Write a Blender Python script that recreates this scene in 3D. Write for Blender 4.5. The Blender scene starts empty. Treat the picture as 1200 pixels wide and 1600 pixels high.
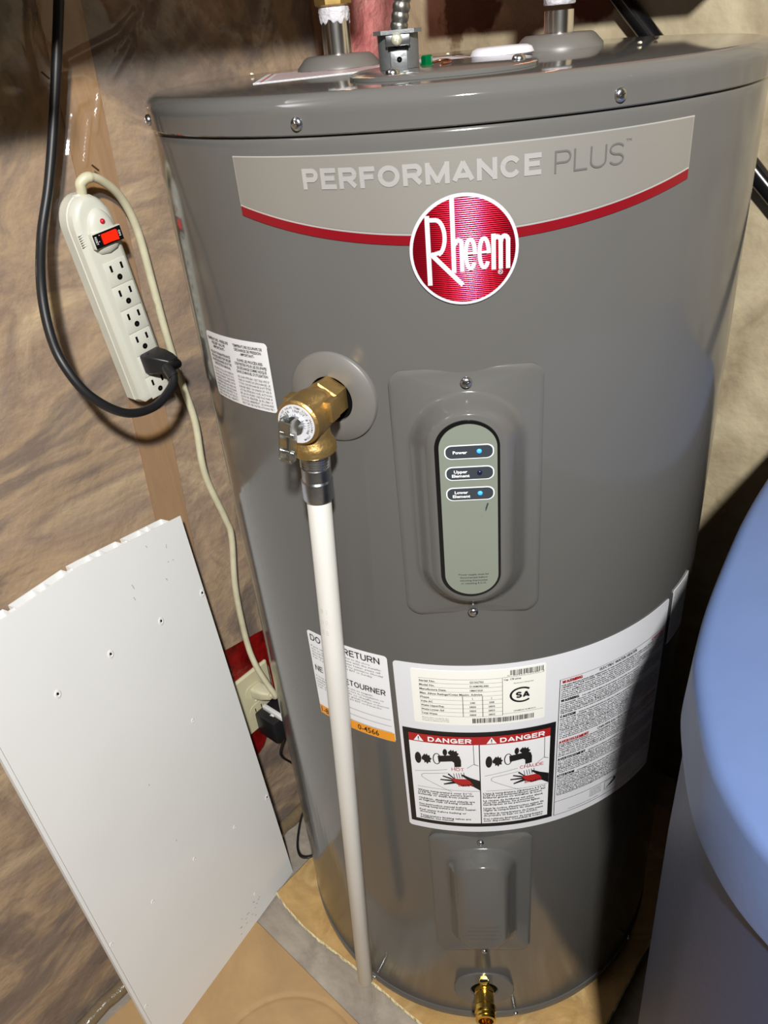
import bpy, bmesh, math, random
from mathutils import Vector, Matrix, noise
sc = bpy.context.scene
COL = sc.collection
PI = math.pi
V = Vector
# ---------------------------------------------------------------- camera
RIGHT = V((0.99408, 0.06706, -0.08495)); UP = V((0.03611, 0.53496, 0.84410)); FWD = V((-0.10205, 0.84217, -0.52937))
cam = bpy.data.cameras.new('camera'); cam_ob = bpy.data.objects.new('camera', cam); COL.objects.link(cam_ob)
cam.sensor_fit = 'VERTICAL'; cam.sensor_height = 24.0; cam.lens = 24.0 * 1210 / 1600
cam.clip_start = 0.02; cam.clip_end = 50
up_o = RIGHT.cross(FWD).normalized(); rt_o = FWD.cross(up_o).normalized()
mw = Matrix((rt_o, up_o, -FWD.normalized())).transposed().to_4x4(); mw.translation = V((0.0, -0.784, 1.187))
cam_ob.matrix_world = mw
sc.camera = cam_ob
# ---------------------------------------------------------------- world, lamps, exposure
w = bpy.data.worlds.new('world'); sc.world = w; w.use_nodes = True
w.node_tree.nodes['Background'].inputs[0].default_value = (0.9, 0.93, 1.0, 1); w.node_tree.nodes['Background'].inputs[1].default_value = 0.012
def area(name, loc, target, size, power, col):
    l = bpy.data.lights.new(name, 'AREA'); l.shape = 'DISK'; l.size = size; l.energy = power; l.color = col
    o = bpy.data.objects.new(name, l); COL.objects.link(o); o.location = loc
    o.rotation_euler = (V(target) - V(loc)).to_track_quat('-Z', 'Y').to_euler(); return o
area('ceiling_lamp', (0.125, -1.31, 1.82), (0.0, -0.1, 0.6), 0.08, 41, (1.0, 0.985, 0.955))
area('far_ceiling_lamp', (1.9, -0.9, 2.25), (0.4, -0.1, 0.6), 0.12, 0.8, (1.0, 0.965, 0.91))
sc.view_settings.view_transform = 'Standard'; sc.view_settings.look = 'None'
sc.view_settings.gamma = 1.0; sc.view_settings.use_curve_mapping = False
sc.view_settings.exposure = 0.0

# ---------------------------------------------------------------- wall frame
U = V((0.5856, 0.8106, 0)); N1 = V((-0.8106, 0.5856, 0))      # along the left wall / out of the room through it
U2 = V((0.8106, -0.5856, 0)); N2 = U
W1, D2 = 0.31, 0.345
Z = V((0, 0, 1))
def wp(a, z, off=0.0):          # point near the left wall: along, height, distance into the room
    return N1 * (W1 - off) + U * a + Z * z
def bp(a, z, off=0.0):          # point near the back wall
    return N2 * (D2 - off) + U2 * a + Z * z

# ---------------------------------------------------------------- materials
def lin(r, g, b):
    f = lambda c: (c / 255 / 12.92) if c / 255 <= 0.04045 else ((c / 255 + 0.055) / 1.055) ** 2.4
    return (f(r), f(g), f(b), 1)
MATS = {}
def mat(name, col, rough=0.5, metal=0.0, spec=0.5, coat=0.0, bump=0.0, bscale=60, var=0.0, vscale=8, emit=None, estr=0, trans=0.0, coat_r=0.05, aniso=0.0, stretch=None):
    m = bpy.data.materials.new(name); m.use_nodes = True; nt = m.node_tree; b = nt.nodes['Principled BSDF']
    b.inputs['Base Color'].default_value = col; b.inputs['Roughness'].default_value = rough; b.inputs['Metallic'].default_value = metal
    b.inputs['Specular IOR Level'].default_value = spec; b.inputs['Coat Weight'].default_value = coat; b.inputs['Coat Roughness'].default_value = coat_r
    b.inputs['Transmission Weight'].default_value = trans; b.inputs['Anisotropic'].default_value = aniso
    if emit: b.inputs['Emission Color'].default_value = emit; b.inputs['Emission Strength'].default_value = estr
    if bump or var:
        tc = nt.nodes.new('ShaderNodeTexCoord'); src = tc.outputs['Object']
        if stretch:
            mp = nt.nodes.new('ShaderNodeMapping'); mp.inputs['Scale'].default_value = stretch; nt.links.new(src, mp.inputs['Vector']); src = mp.outputs[0]
    if var:
        n = nt.nodes.new('ShaderNodeTexNoise'); n.inputs['Scale'].default_value = vscale; n.inputs['Detail'].default_value = 6
        nt.links.new(src, n.inputs['Vector'])
        r = nt.nodes.new('ShaderNodeValToRGB'); r.color_ramp.elements[0].position = 0.3; r.color_ramp.elements[1].position = 0.7
        r.color_ramp.elements[0].color = tuple(c * (1 - var) for c in col[:3]) + (1,); r.color_ramp.elements[1].color = tuple(min(1, c * (1 + var)) for c in col[:3]) + (1,)
        nt.links.new(n.outputs['Fac'], r.inputs['Fac']); nt.links.new(r.outputs['Color'], b.inputs['Base Color'])
    if bump:
        n2 = nt.nodes.new('ShaderNodeTexNoise'); n2.inputs['Scale'].default_value = bscale; n2.inputs['Detail'].default_value = 8
        nt.links.new(src, n2.inputs['Vector'])
        bu = nt.nodes.new('ShaderNodeBump'); bu.inputs['Strength'].default_value = bump; bu.inputs['Distance'].default_value = 0.01
        nt.links.new(n2.outputs['Fac'], bu.inputs['Height']); nt.links.new(bu.outputs[0], b.inputs['Normal'])
    MATS[name] = m; return m
def ramp_mat(name, stops, scale, rough=0.8, detail=8, distort=1.0, bump=0.4, bscale=None, stretch=(1, 1, 1), stain=None, fine=0.0):
    """noise driven colour ramp; stain = (colour, centre, radius, noise scale) adds blotches of dirt of their own shape"""
    m = bpy.data.materials.new(name); m.use_nodes = True; nt = m.node_tree; b = nt.nodes['Principled BSDF']; b.inputs['Roughness'].default_value = rough
    tc = nt.nodes.new('ShaderNodeTexCoord'); mp = nt.nodes.new('ShaderNodeMapping'); mp.inputs['Scale'].default_value = stretch
    nt.links.new(tc.outputs['Object'], mp.inputs['Vector'])
    n = nt.nodes.new('ShaderNodeTexNoise'); n.inputs['Scale'].default_value = scale; n.inputs['Detail'].default_value = detail; n.inputs['Distortion'].default_value = distort; n.inputs['Roughness'].default_value = 0.6
    nt.links.new(mp.outputs[0], n.inputs['Vector'])
    r = nt.nodes.new('ShaderNodeValToRGB'); el = r.color_ramp.elements
    el[0].position, el[0].color = stops[0]; el[1].position, el[1].color = stops[-1]
    for p, c in stops[1:-1]:
        e = el.new(p); e.color = c
    nt.links.new(n.outputs['Fac'], r.inputs['Fac']); colout = r.outputs['Color']
    for st in (stain or []):
        c, ctr, rad, s, thr = st
        d = nt.nodes.new('ShaderNodeVectorMath'); d.operation = 'DISTANCE'; d.inputs[1].default_value = ctr; nt.links.new(tc.outputs['Object'], d.inputs[0])
        mr = nt.nodes.new('ShaderNodeMapRange'); mr.inputs['From Min'].default_value = rad; mr.inputs['From Max'].default_value = 0.0; nt.links.new(d.outputs['Value'], mr.inputs['Value'])
        ns = nt.nodes.new('ShaderNodeTexNoise'); ns.inputs['Scale'].default_value = s; ns.inputs['Detail'].default_value = 5; nt.links.new(tc.outputs['Object'], ns.inputs['Vector'])
        mu = nt.nodes.new('ShaderNodeMath'); mu.operation = 'MULTIPLY'; nt.links.new(mr.outputs[0], mu.inputs[0]); nt.links.new(ns.outputs['Fac'], mu.inputs[1])
        rr = nt.nodes.new('ShaderNodeMapRange'); rr.inputs['From Min'].default_value = thr; rr.inputs['From Max'].default_value = thr + 0.06; nt.links.new(mu.outputs[0], rr.inputs['Value'])
        mx = nt.nodes.new('ShaderNodeMix'); mx.data_type = 'RGBA'; nt.links.new(rr.outputs[0], mx.inputs['Factor']); nt.links.new(colout, mx.inputs['A']); mx.inputs['B'].default_value = c
        colout = mx.outputs['Result']
    nt.links.new(colout, b.inputs['Base Color'])
    if bump:
        n2 = nt.nodes.new('ShaderNodeTexNoise'); n2.inputs['Scale'].default_value = bscale or scale * 3; n2.inputs['Detail'].default_value = 10; nt.links.new(mp.outputs[0], n2.inputs['Vector'])
        bu = nt.nodes.new('ShaderNodeBump'); bu.inputs['Strength'].default_value = bump; bu.inputs['Distance'].default_value = 0.012
        nt.links.new(n2.outputs['Fac'], bu.inputs['Height']); nt.links.new(bu.outputs[0], b.inputs['Normal'])
    MATS[name] = m; return m

GREY = mat('grey_enamel', lin(91, 90, 88), 0.13, spec=0.32)
GREYLID = mat('grey_enamel_lid', lin(91, 90, 88), 0.07, spec=0.42)
GREYP = mat('grey_plastic', lin(104, 102, 98), 0.4)
PAPER = mat('label_paper', lin(226, 227, 230), 0.34)
PAPER2 = mat('sticker_paper', lin(232, 232, 225), 0.4)
INK = mat('black_ink', lin(18, 18, 20), 0.45)
RED = mat('red_ink', lin(165, 30, 32), 0.42)
ORANGE = mat('orange_ink', lin(228, 150, 40), 0.42)
SILVER = mat('silver_film', lin(140, 137, 131), 0.36, metal=0.3, bump=0.015, bscale=20, stretch=(1, 1, 60))
CHROME = mat('chrome_print', lin(206, 205, 202), 0.26, metal=0.55)
WHITEP = mat('logo_white', lin(204, 205, 210), 0.35, metal=0.2)
REDFOIL = mat('red_foil', lin(184, 18, 42), 0.15, metal=0.9)
def brush(m, period, dist):
    nt = m.node_tree; b = nt.nodes['Principled BSDF']; tc = nt.nodes.new('ShaderNodeTexCoord'); w_ = nt.nodes.new('ShaderNodeTexWave'); w_.wave_type = 'BANDS'; w_.bands_direction = 'Z'
    w_.inputs['Scale'].default_value = 0.314 / period; w_.inputs['Distortion'].default_value = 0.0; w_.inputs['Detail Scale'].default_value = 0.4; nt.links.new(tc.outputs['Object'], w_.inputs['Vector'])
    bu = nt.nodes.new('ShaderNodeBump'); bu.inputs['Strength'].default_value = 1.0; bu.inputs['Distance'].default_value = dist; nt.links.new(w_.outputs['Fac'], bu.inputs['Height']); nt.links.new(bu.outputs[0], b.inputs['Normal'])
brush(REDFOIL, 0.0013, 0.0002)
REDBAND = mat('red_band', lin(136, 18, 30), 0.3, metal=0.3)
STEEL = mat('zinc_steel', lin(190, 192, 195), 0.25, metal=1.0)
CHROMEPIPE = mat('polished_steel', lin(225, 223, 218), 0.2, metal=1.0, var=0.12, vscale=30, stretch=(1, 1, 0.1))
GALV = mat('cast_zinc', lin(122, 125, 126), 0.46, metal=0.7, bump=0.08, bscale=150)
BRASS = mat('cast_brass', lin(176, 146, 92), 0.42, metal=0.9, bump=0.12, bscale=260)
BRASSB = mat('bright_brass', lin(225, 190, 95), 0.2, metal=1.0)
PVC = mat('white_pvc_pipe', lin(222, 221, 216), 0.32, var=0.03, vscale=14)
PVCS = mat('white_pvc_sheet', lin(236, 237, 236), 0.42, var=0.025, vscale=5)
BLACKP = mat('black_plastic', lin(30, 30, 32), 0.38)
BLACKG = mat('black_gloss', lin(14, 14, 15), 0.18)
BLACKV = mat('black_void', lin(6, 6, 6), 0.9, spec=0.1)
RUBBER = mat('black_rubber_cord', lin(26, 26, 28), 0.45)
IVORY = mat('ivory_plastic', lin(203, 203, 191), 0.36)
IVORY2 = mat('ivory_outlet', lin(206, 200, 166), 0.35)
CORDW = mat('aged_white_cord', lin(200, 195, 166), 0.42, var=0.1, vscale=60)
ROCKER = mat('red_lit_rocker', lin(200, 20, 10), 0.2, emit=(1, 0.03, 0.005, 1), estr=0.6)
REDLED = mat('red_lamp', lin(190, 25, 45), 0.25)
BLUELED = mat('blue_led', lin(60, 150, 255), 0.3, emit=(0.02, 0.2, 1, 1), estr=1.4)
DARKLED = mat('unlit_led', lin(22, 20, 60), 0.3)
SAGE = mat('sage_face', lin(120, 126, 115), 0.42)
SLATE = mat('slate_print', lin(52, 58, 64), 0.4)
WHITEINK = mat('white_ink', lin(230, 232, 234), 0.4)
GREENM = mat('green_screw_paint', lin(0, 125, 70), 0.22, metal=0.6)
COPPER = mat('bare_copper', lin(200, 125, 90), 0.3, metal=1.0)
PASTE = mat('pipe_dope', lin(196, 194, 199), 0.4, bump=0.5, bscale=120)
CAPW = mat('milky_plastic', lin(222, 220, 228), 0.35)
KRAFT = ramp_mat('kraft_paper', [(0.28, lin(158, 120, 72)), (0.45, lin(190, 154, 98)), (0.58, lin(176, 142, 92)), (0.75, lin(212, 184, 128))], 11, 0.5, bump=0.6, bscale=16)
FIBRE = mat('cream_fibre', lin(232, 220, 176), 0.9, bump=0.8, bscale=140)
CARD = ramp_mat('cardboard', [(0.3, lin(164, 132, 92)), (0.7, lin(188, 154, 108))], 6, 0.75, bump=0.06, bscale=90, stretch=(1, 1, 1))
CONC = ramp_mat('concrete_wall', [(0.2, lin(112, 98, 78)), (0.42, lin(166, 151, 122)), (0.58, lin(186, 172, 141)), (0.8, lin(208, 196, 164))], 9, 0.85, bump=0.4, bscale=26, distort=0.6,
                stain=[(lin(104, 82, 58), tuple(bp(-0.215, 1.2)), 0.085, 34, 0.2), (lin(118, 74, 52), tuple(bp(-0.04, 1.2)), 0.05, 30, 0.16)])
FLOORM = ramp_mat('concrete_floor', [(0.25, lin(118, 108, 98)), (0.5, lin(156, 146, 134)), (0.78, lin(182, 172, 158))], 10, 0.8, bump=0.25, bscale=50)
WALLM = ramp_mat('painted_wall', [(0.3, lin(96, 90, 82)), (0.7, lin(112, 105, 96))], 2, 0.9, bump=0)
INSUL = ramp_mat('brown_fibreglass', [(0.28, lin(84, 72, 68)), (0.42, lin(130, 110, 94)), (0.5, lin(178, 152, 120)), (0.58, lin(150, 126, 106)), (0.74, lin(218, 194, 154))], 4.5, 0.95, detail=8, distort=1.2, bump=0.3, bscale=60, stretch=(1, 1, 1.4))
PINK = ramp_mat('pink_fibreglass', [(0.3, lin(206, 112, 112)), (0.7, lin(240, 168, 160))], 16, 0.9, bump=0.9, bscale=40)
WOOD = ramp_mat('stud_wood', [(0.3, lin(152, 116, 76)), (0.7, lin(178, 140, 94))], 6, 0.65, bump=0.1, stretch=(6, 6, 0.5))
WOODD = ramp_mat('dark_stud_wood', [(0.3, lin(120, 76, 46)), (0.7, lin(150, 98, 60))], 6, 0.65, bump=0.1, stretch=(6, 6, 0.5))
SHADEBOXM = mat('shade_box_metal', lin(170, 172, 174), 0.4, metal=0.8)  # for the added boxes that shade the left wall
TAPE = mat('red_tape', lin(118, 15, 14), 0.28, bump=0.5, bscale=30, var=0.45, vscale=40)
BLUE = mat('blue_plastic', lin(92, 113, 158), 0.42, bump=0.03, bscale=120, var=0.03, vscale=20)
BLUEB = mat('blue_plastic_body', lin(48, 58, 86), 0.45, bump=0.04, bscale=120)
BLACKPIPE = mat('black_poly_pipe', lin(18, 18, 19), 0.2)
PINKPRINT = mat('pink_print', lin(205, 120, 120), 0.4)
CRUMB = mat('cream_crumb', lin(232, 222, 196), 0.8)
BROWNC = mat('brown_chip', lin(60, 40, 28), 0.8)
def film_mat():
    m = bpy.data.materials.new('clear_poly_film'); m.use_nodes = True; nt = m.node_tree; nt.nodes.clear()
    o = nt.nodes.new('ShaderNodeOutputMaterial'); t = nt.nodes.new('ShaderNodeBsdfTransparent'); t.inputs[0].default_value = (0.95, 0.93, 0.9, 1)
    d = nt.nodes.new('ShaderNodeBsdfDiffuse'); d.inputs[0].default_value = (0.75, 0.72, 0.68, 1)
    g = nt.nodes.new('ShaderNodeBsdfGlossy'); g.inputs['Roughness'].default_value = 0.1
    tc = nt.nodes.new('ShaderNodeTexCoord'); n = nt.nodes.new('ShaderNodeTexNoise'); n.inputs['Scale'].default_value = 16; n.inputs['Detail'].default_value = 3; n.inputs['Distortion'].default_value = 2
    nt.links.new(tc.outputs['Object'], n.inputs['Vector']); bu = nt.nodes.new('ShaderNodeBump'); bu.inputs['Strength'].default_value = 0.12; bu.inputs['Distance'].default_value = 0.01
    nt.links.new(n.outputs['Fac'], bu.inputs['Height']); nt.links.new(bu.outputs[0], g.inputs['Normal'])
    m1 = nt.nodes.new('ShaderNodeMixShader'); m1.inputs[0].default_value = 0.08; nt.links.new(t.outputs[0], m1.inputs[1]); nt.links.new(d.outputs[0], m1.inputs[2])
    lw = nt.nodes.new('ShaderNodeLayerWeight'); lw.inputs['Blend'].default_value = 0.5
    pw = nt.nodes.new('ShaderNodeMath'); pw.operation = 'POWER'; pw.inputs[1].default_value = 5; nt.links.new(lw.outputs['Facing'], pw.inputs[0])
    ma = nt.nodes.new('ShaderNodeMath'); ma.operation = 'MULTIPLY_ADD'; ma.inputs[1].default_value = 0.6; ma.inputs[2].default_value = 0.045; nt.links.new(pw.outputs[0], ma.inputs[0])
    m2 = nt.nodes.new('ShaderNodeMixShader'); nt.links.new(ma.outputs[0], m2.inputs[0]); nt.links.new(m1.outputs[0], m2.inputs[1]); nt.links.new(g.outputs[0], m2.inputs[2])
    nt.links.new(m2.outputs[0], o.inputs[0]); return m
FILM = film_mat()

# ---------------------------------------------------------------- object helpers
def link(name, me, m, parent=None, smooth=40):
    me.materials.append(m)
    if smooth is not None:
        for p in me.polygons: p.use_smooth = True
        me.set_sharp_from_angle(angle=math.radians(smooth))
    o = bpy.data.objects.new(name, me); COL.objects.link(o)
    if parent is not None:
        o.parent = parent
        if parent.type == 'EMPTY': o.matrix_parent_inverse = Matrix.Translation(-parent.location)
    return o
def thing(name, loc, label, cat, group=None):
    o = bpy.data.objects.new(name, None); COL.objects.link(o); o.location = loc; o.empty_display_size = 0.05
    o['label'] = label; o['category'] = cat
    if group: o['group'] = group
    return o
def tag(o, label, cat, group=None):
    o['label'] = label; o['category'] = cat
    if group: o['group'] = group
    return o
def struct(o): o['kind'] = 'structure'; return o
def frame(origin, zdir, xhint=None):
    z = V(zdir).normalized(); xh = V(xhint) if xhint is not None else (V((0, 0, 1)) if abs(z.z) < 0.9 else V((1, 0, 0)))
    x = (xh - z * xh.dot(z)).normalized(); y = z.cross(x)
    m = Matrix((x, y, z)).transposed().to_4x4(); m.translation = V(origin); return m
class G:
    def __init__(self): self.v = []; self.f = []
    def add(self, vs, fs):
        b = len(self.v); self.v += [V(p) for p in vs]; self.f += [tuple(i + b for i in f) for f in fs]; return self
    def box(self, c, s, M=None, bev=0.0):
        bm = bmesh.new(); bmesh.ops.create_cube(bm, size=1)
        for p in bm.verts: p.co = V((p.co.x * s[0], p.co.y * s[1], p.co.z * s[2])) + V(c)
        if bev: bmesh.ops.bevel(bm, geom=bm.edges[:], offset=bev, segments=2, affect='EDGES', profile=0.5)
        bm.verts.index_update(); vs = [p.co.copy() for p in bm.verts]; fs = [tuple(q.index for q in f.verts) for f in bm.faces]; bm.free()
        return self.add([M @ p for p in vs] if M else vs, fs)
    def lathe(self, prof, M, n=48, closed=True, a0=0, a1=2 * PI, scale=(1, 1)):
        vs = []; fs = []; k = len(prof); full = abs(a1 - a0 - 2 * PI) < 1e-6; m = n if full else n + 1
        for i in range(m):
            a = a0 + (a1 - a0) * i / n
            for r, h in prof: vs.append(M @ V((r * math.cos(a) * scale[0], r * math.sin(a) * scale[1], h)))
        for i in range(n):
            j = (i + 1) % m
            for q in range(k - 1): fs.append((i * k + q, j * k + q, j * k + q + 1, i * k + q + 1))
        if closed and full:
            if prof[0][0] > 1e-6: fs.append(tuple(i * k for i in range(m))[::-1])
            if prof[-1][0] > 1e-6: fs.append(tuple(i * k + k - 1 for i in range(m)))
        return self.add(vs, fs)
    def prism(self, outline, h0, h1, M):
        n = len(outline); vs = [M @ V((x, y, h0)) for x, y in outline] + [M @ V((x, y, h1)) for x, y in outline]
        fs = [tuple(range(n))[::-1], tuple(range(n, 2 * n))] + [(i, (i + 1) % n, n + (i + 1) % n, n + i) for i in range(n)]
        return self.add(vs, fs)
    def tube(self, pts, r, n=14, caps=True, rf=None):
        pts = [V(p) for p in pts]; vs = []; fs = []; nrm = None
        for i, p in enumerate(pts):
            t = (pts[min(i + 1, len(pts) - 1)] - pts[max(i - 1, 0)]).normalized()
            if nrm is None: nrm = t.orthogonal().normalized()
            nrm = (nrm - t * nrm.dot(t)).normalized(); b = t.cross(nrm); rr = rf(i) if rf else r
            for k in range(n):
                a = 2 * PI * k / n; vs.append(p + (nrm * math.cos(a) + b * math.sin(a)) * rr)
        for i in range(len(pts) - 1):
            for k in range(n): fs.append((i * n + k, i * n + (k + 1) % n, (i + 1) * n + (k + 1) % n, (i + 1) * n + k))
        if caps: fs += [tuple(range(n))[::-1], tuple((len(pts) - 1) * n + k for k in range(n))]
        return self.add(vs, fs)
    def loft(self, rings, cap_last=True, cap_first=False):
        n = len(rings[0]); vs = [p for r in rings for p in r]; fs = []
        for i in range(len(rings) - 1):
            for k in range(n): fs.append((i * n + k, i * n + (k + 1) % n, (i + 1) * n + (k + 1) % n, (i + 1) * n + k))
        if cap_last: fs.append(tuple((len(rings) - 1) * n + k for k in range(n)))
        if cap_first: fs.append(tuple(range(n))[::-1])
        return self.add(vs, fs)
    def grid(self, fn, nu, nv):
        vs = [fn(i / nu, j / nv) for j in range(nv + 1) for i in range(nu + 1)]
        return self.add(vs, [(j * (nu + 1) + i, j * (nu + 1) + i + 1, (j + 1) * (nu + 1) + i + 1, (j + 1) * (nu + 1) + i) for j in range(nv) for i in range(nu)])
    def build(self, name, m, parent=None, smooth=40):
        me = bpy.data.meshes.new(name); me.from_pydata([tuple(p) for p in self.v], [], self.f); me.update()
        bm = bmesh.new(); bm.from_mesh(me); bmesh.ops.recalc_face_normals(bm, faces=bm.faces[:]); bm.to_mesh(me); bm.free()
        return link(name, me, m, parent, smooth)
def catmull(pts, k=8):
    pts = [V(p) for p in pts]; P = [pts[0] * 2 - pts[1]] + pts + [pts[-1] * 2 - pts[-2]]; out = []
    for i in range(1, len(P) - 2):
        for s in range(k):
            t = s / k; a, b, c, d = P[i - 1], P[i], P[i + 1], P[i + 2]
            out.append(0.5 * ((2 * b) + (c - a) * t + (2 * a - 5 * b + 4 * c - d) * t * t + (3 * b - a - 3 * c + d) * t ** 3))
    out.append(pts[-1]); return out
def rrect(hw, hh, r, n=8, cx=0, cy=0):
    o = []
    for sx, sy, a0 in ((1, 1, 0), (-1, 1, PI / 2), (-1, -1, PI), (1, -1, 1.5 * PI)):
        for i in range(n + 1):
            a = a0 + PI / 2 * i / n; o.append((cx + sx * (hw - r) + r * math.cos(a), cy + sy * (hh - r) + r * math.sin(a)))
    return o
def ellipse(cx, cy, rx, ry, n=32): return [(cx + rx * math.cos(2 * PI * i / n), cy + ry * math.sin(2 * PI * i / n)) for i in range(n)]

# ---------------------------------------------------------------- prints bent round the tank
R = 0.26
DEG = R * PI / 180
def cyl(s, z, r=R):
    a = s / R; return V((r * math.sin(a), -r * math.cos(a), z))
def flat2bent(verts, off, tilt=None):
    return [cyl(x, y + (tilt[1] * (x - tilt[0]) if tilt else 0), R + off) for x, y in verts]
class Print:
    """flat shapes in (arc length, height) that are bent round the tank (or laid on any frame) and joined as one printed part"""
    def __init__(self): self.polys = []; self.texts = []
    def poly(self, pts): self.polys.append([tuple(p) for p in pts]); return self
    def rect(self, x0, x1, z0, z1): return self.poly([(x0, z0), (x1, z0), (x1, z1), (x0, z1)])
    def stroke(self, pts, wd, closed=False):
        P = [V((p[0], p[1])) for p in pts]
        if closed: P.append(P[0])
        for a, b in zip(P[:-1], P[1:]):
            d = b - a
            if d.length < 1e-7: continue
            d.normalize(); n = V((-d.y, d.x)) * wd / 2; e = d * wd * (0.5 if (abs(d.x) < 0.02 or abs(d.y) < 0.02) and (b - a).length > wd else 0.2)
            self.poly([a - n - e, b - n + e, b + n + e, a + n - e])
        return self
    def text(self, s, x0, x1, z, cap, bold=0.0, align='L', res=2): self.texts.append((s, x0, x1, z, cap, bold, align, res)); return self
    def caps(self, s, x0, x1, z, cap, pen=0.18):
        """grotesque capitals drawn as pen strokes"""
        wd = dict(zip('PRESFOMANCLUTDGHWIBV', (.66, .7, .62, .66, .58, .8, .86, .74, .72, .74, .56, .7, .62, .72, .78, .72, 1.0, .24, .7, .7))); gap = 0.11; tot = 0; pos = []
        for ch in s:
            u = 0.34 if ch == ' ' else wd[ch]; pos.append((tot, u)); tot += u + (0 if ch == ' ' else gap)
        k = (x1 - x0) / (tot - gap); h = pen / 2; hx = pen * cap / k / 2
        def arc(cx, cy, rx, ry, a0, a1, n=10): return [(cx + rx * math.cos(math.radians(a0 + (a1 - a0) * i / n)), cy + ry * math.sin(math.radians(a0 + (a1 - a0) * i / n))) for i in range(n + 1)]
        for ch, (px, u) in zip(s, pos):
            l, r, b, t, c = hx, u - hx, h, 1 - h, u / 2; m = 0.47; L_ = []
            if ch in 'PRB': q = (t - m) / 2; rr = r if ch != 'B' else r - .04; L_ += [[(l, -0.0 + h), (l, t)], [(l, t), (rr - q * .8, t)] + arc(rr - q * .8, m + q, q * .8, q, 90, -90, 10) + [(l, m)]]
            if ch == 'B': q = (m - b) / 2; L_ += [[(l, m), (r - q * .8, m)] + arc(r - q * .8, b + q, q * .8, q, 90, -90, 10) + [(l, b)]]
            if ch == 'R': L_ += [[(c * 1.02, m), (r, b)]]
            if ch in 'EF': L_ += [[(l, b), (l, t)], [(l, t), (r, t)], [(l, .52), (r - .06, .52)]]
            if ch in 'EL': L_ += [[(l, b), (r, b)]]
            if ch in 'LITHUMNW' and ch in 'LH': L_ += [[(l, b), (l, t)]]
            if ch == 'H': L_ += [[(r, b), (r, t)], [(l, .52), (r, .52)]]
            if ch == 'I': L_ += [[(c, b), (c, t)]]
            if ch == 'T': L_ += [[(l, t), (r, t)], [(c, b), (c, t)]]
            if ch == 'O': L_ += [arc(c, .5, c - hx, .5 - h, 0, 360, 28)]
            if ch in 'CG': L_ += [arc(c, .5, c - hx, .5 - h, 38, 322 if ch == 'C' else 345, 24)]
            if ch == 'G': L_ += [[(c + .05, .45), (r, .45), (r, b + .05)]]
            if ch == 'S': L_ += [arc(c, .5 + (t - .5) / 2, c - hx, (t - .5) / 2, 25, 255, 14) + arc(c, .5 - (.5 - b) / 2, c - hx, (.5 - b) / 2, 75, -155, 14)]
            if ch == 'M': L_ += [[(l, b), (l, t)], [(r, b), (r, t)], [(l, t), (c, b), (r, t)]]
            if ch == 'N': L_ += [[(l, b), (l, t)], [(r, b), (r, t)], [(l, t), (r, b)]]
            if ch == 'A': L_ += [[(l * .8, b), (c, t), (u - l * .8, b)], [(c * .5, .3), (u - c * .5, .3)]]
            if ch == 'V': L_ += [[(l * .8, t), (c, b), (u - l * .8, t)]]
            if ch == 'W': L_ += [[(l * .8, t), (u * .28, b), (c, t), (u * .72, b), (u - l * .8, t)]]
            if ch == 'U': q = c - hx; L_ += [[(l, t), (l, .32)] + arc(c, .32, q, .32 - b, 180, 360, 12) + [(r, t)]]
            if ch == 'D': L_ += [[(l, b), (l, t)], [(l, t), (c, t)] + arc(c, .5, r - c, .5 - h, 90, -90, 14) + [(l, b)]]
            for q in L_: self.stroke([(x0 + (px + x) * k, z + y * cap) for x, y in q], pen * cap)
        return self
ink_jobs = []
def finish_print(name, pr, m, parent, off, tilt=None, mapper=None, step=0.007):
    ink_jobs.append((name, pr, m, parent, off, tilt, mapper, step))
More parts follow.
